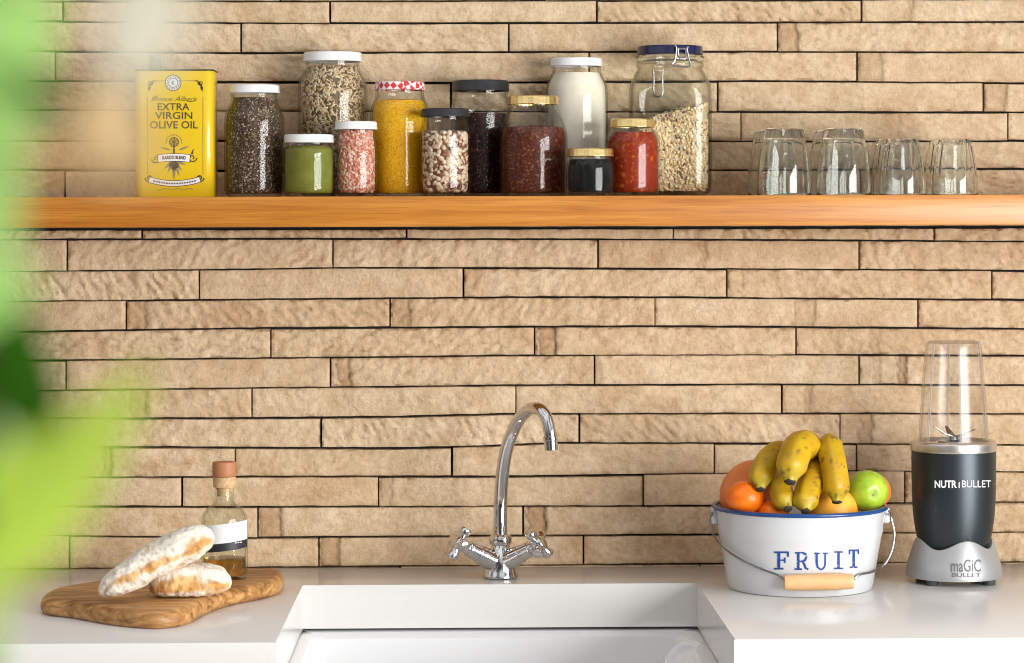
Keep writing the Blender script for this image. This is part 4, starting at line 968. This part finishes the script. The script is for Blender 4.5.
bm = bmesh.new(); lathe(bm, [(0, nz_(454))]+chaikin([(40*e, nz_(454)), (43*e, nz_(453.5)), (43.4*e, nz_(452)), (43.2*e, nz_(446)), (42.6*e, nz_(444)), (41.5*e, nz_(443.2)), (38*e, nz_(443))], 1)+[(36*e, nz_(446)), (0, nz_(446))], nc, 96); fixn(bm); o = obj('collar_ring', bm, 'silver_ring', blend); o['label'] = 'silver ring'
# base skirt with a waved top edge
bm = bmesh.new(); bp = [(48.2, 580), (48.4, 577), (47.6, 570), (45, 560), (41.5, 550), (39.0, 544)]
def zf(t, r, z):
    k = sstep(nz_(575), nz_(546), z); return k*(4.8*math.cos(4*(t+PI/2-.17))-2.0)*e
pr = [(0, nz_(580.3)), (46*e, nz_(580.3))]+chaikin([(h*e, nz_(y)) for h, y in bp], 2); hi = pr[-1]; pr += [(hi[0]-1.0*e, hi[1]+.6*e), (hi[0]-6.5*e, hi[1]-2*e), (0, hi[1]-22*e)]
lathe(bm, pr, nc, 128, None, lambda t, r, z: zf(t, r, z) if r > 20*e else 0); fixn(bm); obj('base_skirt', bm, 'silver', blend)
for dx, dy in ((-27, -28), (30, -28), (-27, 28), (30, 28)):
    bm = bmesh.new(); lathe(bm, [(0, TOP), (6*e, TOP), (6.4*e, TOP+1*e), (6.4*e, nz_(580)), (0, nz_(580))], nc+Vector((dx*e, dy*e, 0)), 24); fixn(bm); obj('rubber_foot', bm, 'rubber', blend)
cupp = [(35.6, 446), (35.3, 441), (33.5, 415), (31.5, 388), (29.6, 362), (28.3, 349), (27.3, 344.5), (25.5, 342.8)]
o2 = chaikin([(h*e, nz_(y)) for h, y in cupp], 2); o2.append((0, nz_(342.6))); inn = [(max(0, r-.0022), z-(.0022 if r < 26*e else 0)) for r, z in o2]
bm = bmesh.new(); lathe(bm, o2+inn[::-1]+[o2[0]], nc, 80); bmesh.ops.remove_doubles(bm, verts=bm.verts[:], dist=1e-6); fixn(bm); cup = obj('clear_cup', bm, 'cup_plastic', blend); cup['label'] = 'clear upturned plastic cup'
for k, a in enumerate((-PI/2+.06, -.22, PI/2, PI+.5)):
    bm = bmesh.new(); pts = [Vector((nc.x+(r-.0035)*math.cos(a), nc.y+(r-.0035)*math.sin(a), z)) for r, z in o2[2:-6:2]]; tube(bm, pts, .0019, 8); obj('rib', bm, 'rib_plastic', cup)
bm = bmesh.new(); axis_lathe(bm, [(0, 0), (16*e, 0), (15*e, 3*e), (5*e, 4*e), (4*e, 7*e), (0, 7*e)], Vector((nc.x, nc.y, nz_(446.5))), (0, 0, 1), 32)
def blade(ang, rise, ln):
    dv = Vector((math.cos(ang), math.sin(ang), 0)); sd = Vector((-dv.y, dv.x, 0)); c0 = Vector((nc.x, nc.y, nz_(440)))
    prev = None
    for t, w in ((.0, 3.5), (.5, 3.2), (1.0, 1.2)):
        h = rise*max(0, t-.25); p = c0+dv*ln*t*e+Vector((0, 0, h*e)); r_ = [bm.verts.new(p+sd*w*e*q+Vector((0, 0, zz*e))) for q, zz in ((1, 0), (1, .8), (-1, .8), (-1, 0))]
        if prev:
            for k in range(4): bm.faces.new((prev[k], prev[(k+1) % 4], r_[(k+1) % 4], r_[k]))
        prev = r_
    bm.faces.new(prev)
blade(PI+.25, 15, 22); blade(.3, 9, 24); blade(-PI/2+.5, 5, 20); blade(PI/2+.2, 12, 20); fixn(bm); obj('blade', bm, 'steel', blend, smooth=False)
def nmap(off, rfun):
    def f(px, py):
        Y = nc.y-.04
        for _ in range(8):
            q = at(px, py, Y); r = rfun(q.z)+off; Y = nc.y-math.sqrt(max(1e-9, r*r-(q.x-nc.x)**2))
        return at(px, py, Y)
    return f
art('name_lettering', text_polys('NUTR', 934.6, 956.8, 487.6, 6.9, .03)+text_polys('i', 958.6, 959.9, 487.6, 5.4, .03)+text_polys('BULLET', 962, 991, 487.3, 6.9, -.004), 'print_white', blend, nmap(.0005, nr))
bq_ = chaikin([(h*e, nz_(y)) for h, y in bp], 2)
def brd(z):
    for (a, b_), (c, d) in zip(bq_[:-1], bq_[1:]):
        if z <= d: return a+(c-a)*(z-b_)/(d-b_) if z > b_ else a
    return bq_[-1][0]
art('base_lettering', text_polys('maGiC', 951, 981, 571.5, 12, .012)+text_polys('BULLET', 952, 981, 577, 4.2, .012), 'print_grey', blend, nmap(.0007, lambda z: brd(z)))

# ------------------------------------------------------------------ plant close to the lens
def leaf_mat(name, col, tr):
    m = bpy.data.materials.new(name); m.use_nodes = True; nt = m.node_tree; nt.nodes.clear()
    out = nt.nodes.new('ShaderNodeOutputMaterial'); mix = nt.nodes.new('ShaderNodeMixShader'); mix.inputs[0].default_value = .45
    d_ = nt.nodes.new('ShaderNodeBsdfDiffuse'); t_ = nt.nodes.new('ShaderNodeBsdfTranslucent'); d_.inputs[0].default_value = (*col, 1); t_.inputs[0].default_value = (*tr, 1)
    nt.links.new(d_.outputs[0], mix.inputs[1]); nt.links.new(t_.outputs[0], mix.inputs[2]); nt.links.new(mix.outputs[0], out.inputs[0]); return m
M['leaf_light'] = leaf_mat('leaf_light', (.52, .72, .10), (.58, .80, .12)); M['leaf_green'] = leaf_mat('leaf_green', (.46, .76, .24), (.50, .82, .26)); M['leaf_dark'] = leaf_mat('leaf_dark', (.025, .085, .008), (.04, .13, .01))
M['leaf_cream'] = leaf_mat('leaf_cream', (.94, .92, .74), (.94, .92, .74)); M['leaf_amber'] = leaf_mat('leaf_amber', (.88, .64, .34), (.9, .66, .36)); M['stem_green'] = pm('stem_green', (.12, .20, .04), .6); M['terracotta'] = pm('terracotta', (.42, .17, .08), .8)
PY = CAM.y+.385
base = Vector((at(-60, 600, PY).x, PY+.02, 0))
plant = empty('potted_plant', base, 'tall leafy green plant close to the lens at the left, far out of focus', 'plant')
bm = bmesh.new(); lathe(bm, [(0, 0), (.085, 0), (.115, .2), (.122, .2), (.122, .225), (.108, .225), (.1, .19), (0, .19)], base, 40); fixn(bm); obj('pot', bm, 'terracotta', plant, angle=30)
stem = catmull([base+Vector((0, 0, .19)), base+Vector((.01, .0, .6)), base+Vector((-.005, .005, 1.0)), Vector((at(-45, 640, PY).x, PY+.02, at(0, 640, PY).z)), Vector((at(-30, 300, PY).x, PY+.02, at(0, 300, PY).z)), Vector((at(-38, -60, PY).x, PY+.02, at(0, -60, PY).z))], 8)
bm = bmesh.new(); tube(bm, stem, [.006-.0035*k/len(stem) for k in range(len(stem))], 10); obj('stem', bm, 'stem_green', plant)
def leaf(p0, p1, w, mat, curl=.003, Y0=PY, Y1=PY, pet=True):
    a, b_ = at(*p0, Y0), at(*p1, Y1); n = 14; bm = bmesh.new(); d_ = b_-a; vw = Vector((0, 1, 0)); sd = d_.cross(vw).normalized(); s = scale_at(a); R_ = []
    for k in range(n+1):
        t = k/n; hw = w/s/2*math.sin(PI*t**.8)**.85 if 0 < t < 1 else .00005
        c = a+d_*t+vw*(-curl*math.sin(PI*t)); R_.append([bm.verts.new(c+sd*hw*q+vw*(.12*hw*(1-abs(q)))) for q in (-1, -.5, 0, .5, 1)])
    for x, y in zip(R_[:-1], R_[1:]):
        for k in range(4): bm.faces.new((x[k], x[k+1], y[k+1], y[k]))
    if pet:
        near = min(stem, key=lambda q: (q-a).length); tube(bm, catmull([near, (near+a)/2+Vector((0, 0, .002)), a], 4), .0009, 6)
    return obj('leaf', bm, mat, plant)
LEAVES = [((-40, 330), (12, 60), 80, 'leaf_green'), ((-20, 160), (44, -110), 96, 'leaf_green'), ((-45, 250), (44, 60), 56, 'leaf_green'), ((-50, 90), (60, -20), 56, 'leaf_green'),
          ((-30, 600), (152, 362), 86, 'leaf_light'), ((-60, 560), (80, 420), 84, 'leaf_light'), ((-60, 690), (4, 520), 50, 'leaf_light'), ((-60, 320), (46, 268), 52, 'leaf_green'),
          ((-36, 275), (66, 462), 92, 'leaf_dark'), ((-10, 60), (82, 126), 34, 'leaf_dark')]
for k, (a, b_, w, m_) in enumerate(LEAVES):
    o = leaf(a, b_, w, m_, Y0=PY+.01*(k % 3), Y1=PY+.01*(k % 3)-.005)
o = leaf((168, -40), (120, 96), 92, 'leaf_cream', Y0=PY-.05, Y1=PY-.05); o['label'] = 'pale cream petal'
o = leaf((142, 178), (86, 88), 84, 'leaf_amber', Y0=PY-.03, Y1=PY-.03); o['label'] = 'pale amber petal'

# ------------------------------------------------------------------ light
def area(name, loc, target, sx, sy, power, col):
    l = bpy.data.lights.new(name, 'AREA'); l.shape = 'RECTANGLE'; l.size = sx; l.size_y = sy; l.energy = power; l.color = col
    o = bpy.data.objects.new(name, l); COL.objects.link(o); o.location = loc
    o.rotation_euler = (Vector(target)-Vector(loc)).to_track_quat('-Z', 'Y').to_euler(); return o
area('window_light', (1.72, -2.5, 1.2), (-.6, -2.2, 1.2), 2.3, 1.2, 142, (1, .99, .98))
w = bpy.data.worlds.new('world'); SC.world = w; w.use_nodes = True; nt = w.node_tree; bg = nt.nodes['Background']
tc = nt.nodes.new('ShaderNodeTexCoord'); sx = nt.nodes.new('ShaderNodeSeparateXYZ'); r = nt.nodes.new('ShaderNodeValToRGB'); mr = nt.nodes.new('ShaderNodeMapRange')
mr.inputs[1].default_value = -1; mr.inputs[2].default_value = 1
nt.links.new(tc.outputs['Generated'], sx.inputs[0]); nt.links.new(sx.outputs['Z'], mr.inputs[0]); nt.links.new(mr.outputs[0], r.inputs[0]); nt.links.new(r.outputs[0], bg.inputs['Color'])
el = r.color_ramp.elements; el[0].position = .35; el[0].color = (.05, .045, .04, 1); el[1].position = .78; el[1].color = (1, 1, 1, 1); x = el.new(.5); x.color = (.30, .29, .28, 1)
nz1 = nt.nodes.new('ShaderNodeTexNoise'); nz1.inputs['Scale'].default_value = 2.4; nz1.inputs['Detail'].default_value = 1
cr1 = nt.nodes.new('ShaderNodeValToRGB'); cr1.color_ramp.elements[0].position = .42; cr1.color_ramp.elements[0].color = (.22, .22, .22, 1); cr1.color_ramp.elements[1].position = .58; cr1.color_ramp.elements[1].color = (1, 1, 1, 1)
mm = nt.nodes.new('ShaderNodeMixRGB'); mm.blend_type = 'MULTIPLY'; mm.inputs[0].default_value = 1
nt.links.new(tc.outputs['Generated'], nz1.inputs['Vector']); nt.links.new(nz1.outputs['Fac'], cr1.inputs[0]); nt.links.new(r.outputs[0], mm.inputs[1]); nt.links.new(cr1.outputs[0], mm.inputs[2]); nt.links.new(mm.outputs[0], bg.inputs['Color'])
bg.inputs['Strength'].default_value = 1.15
SC.view_settings.view_transform = 'Standard'; SC.view_settings.look = 'None'; SC.view_settings.gamma = 1; SC.view_settings.exposure = 0.04
try: SC.view_settings.use_curve_mapping = False
except Exception: pass
cy = SC.cycles; cy.use_denoising = True; cy.filter_width = 1.05; cy.max_bounces = 14; cy.transparent_max_bounces = 32; cy.transmission_bounces = 14; cy.glossy_bounces = 6; cy.diffuse_bounces = 4
cy.sample_clamp_indirect = 8; cy.caustics_reflective = False
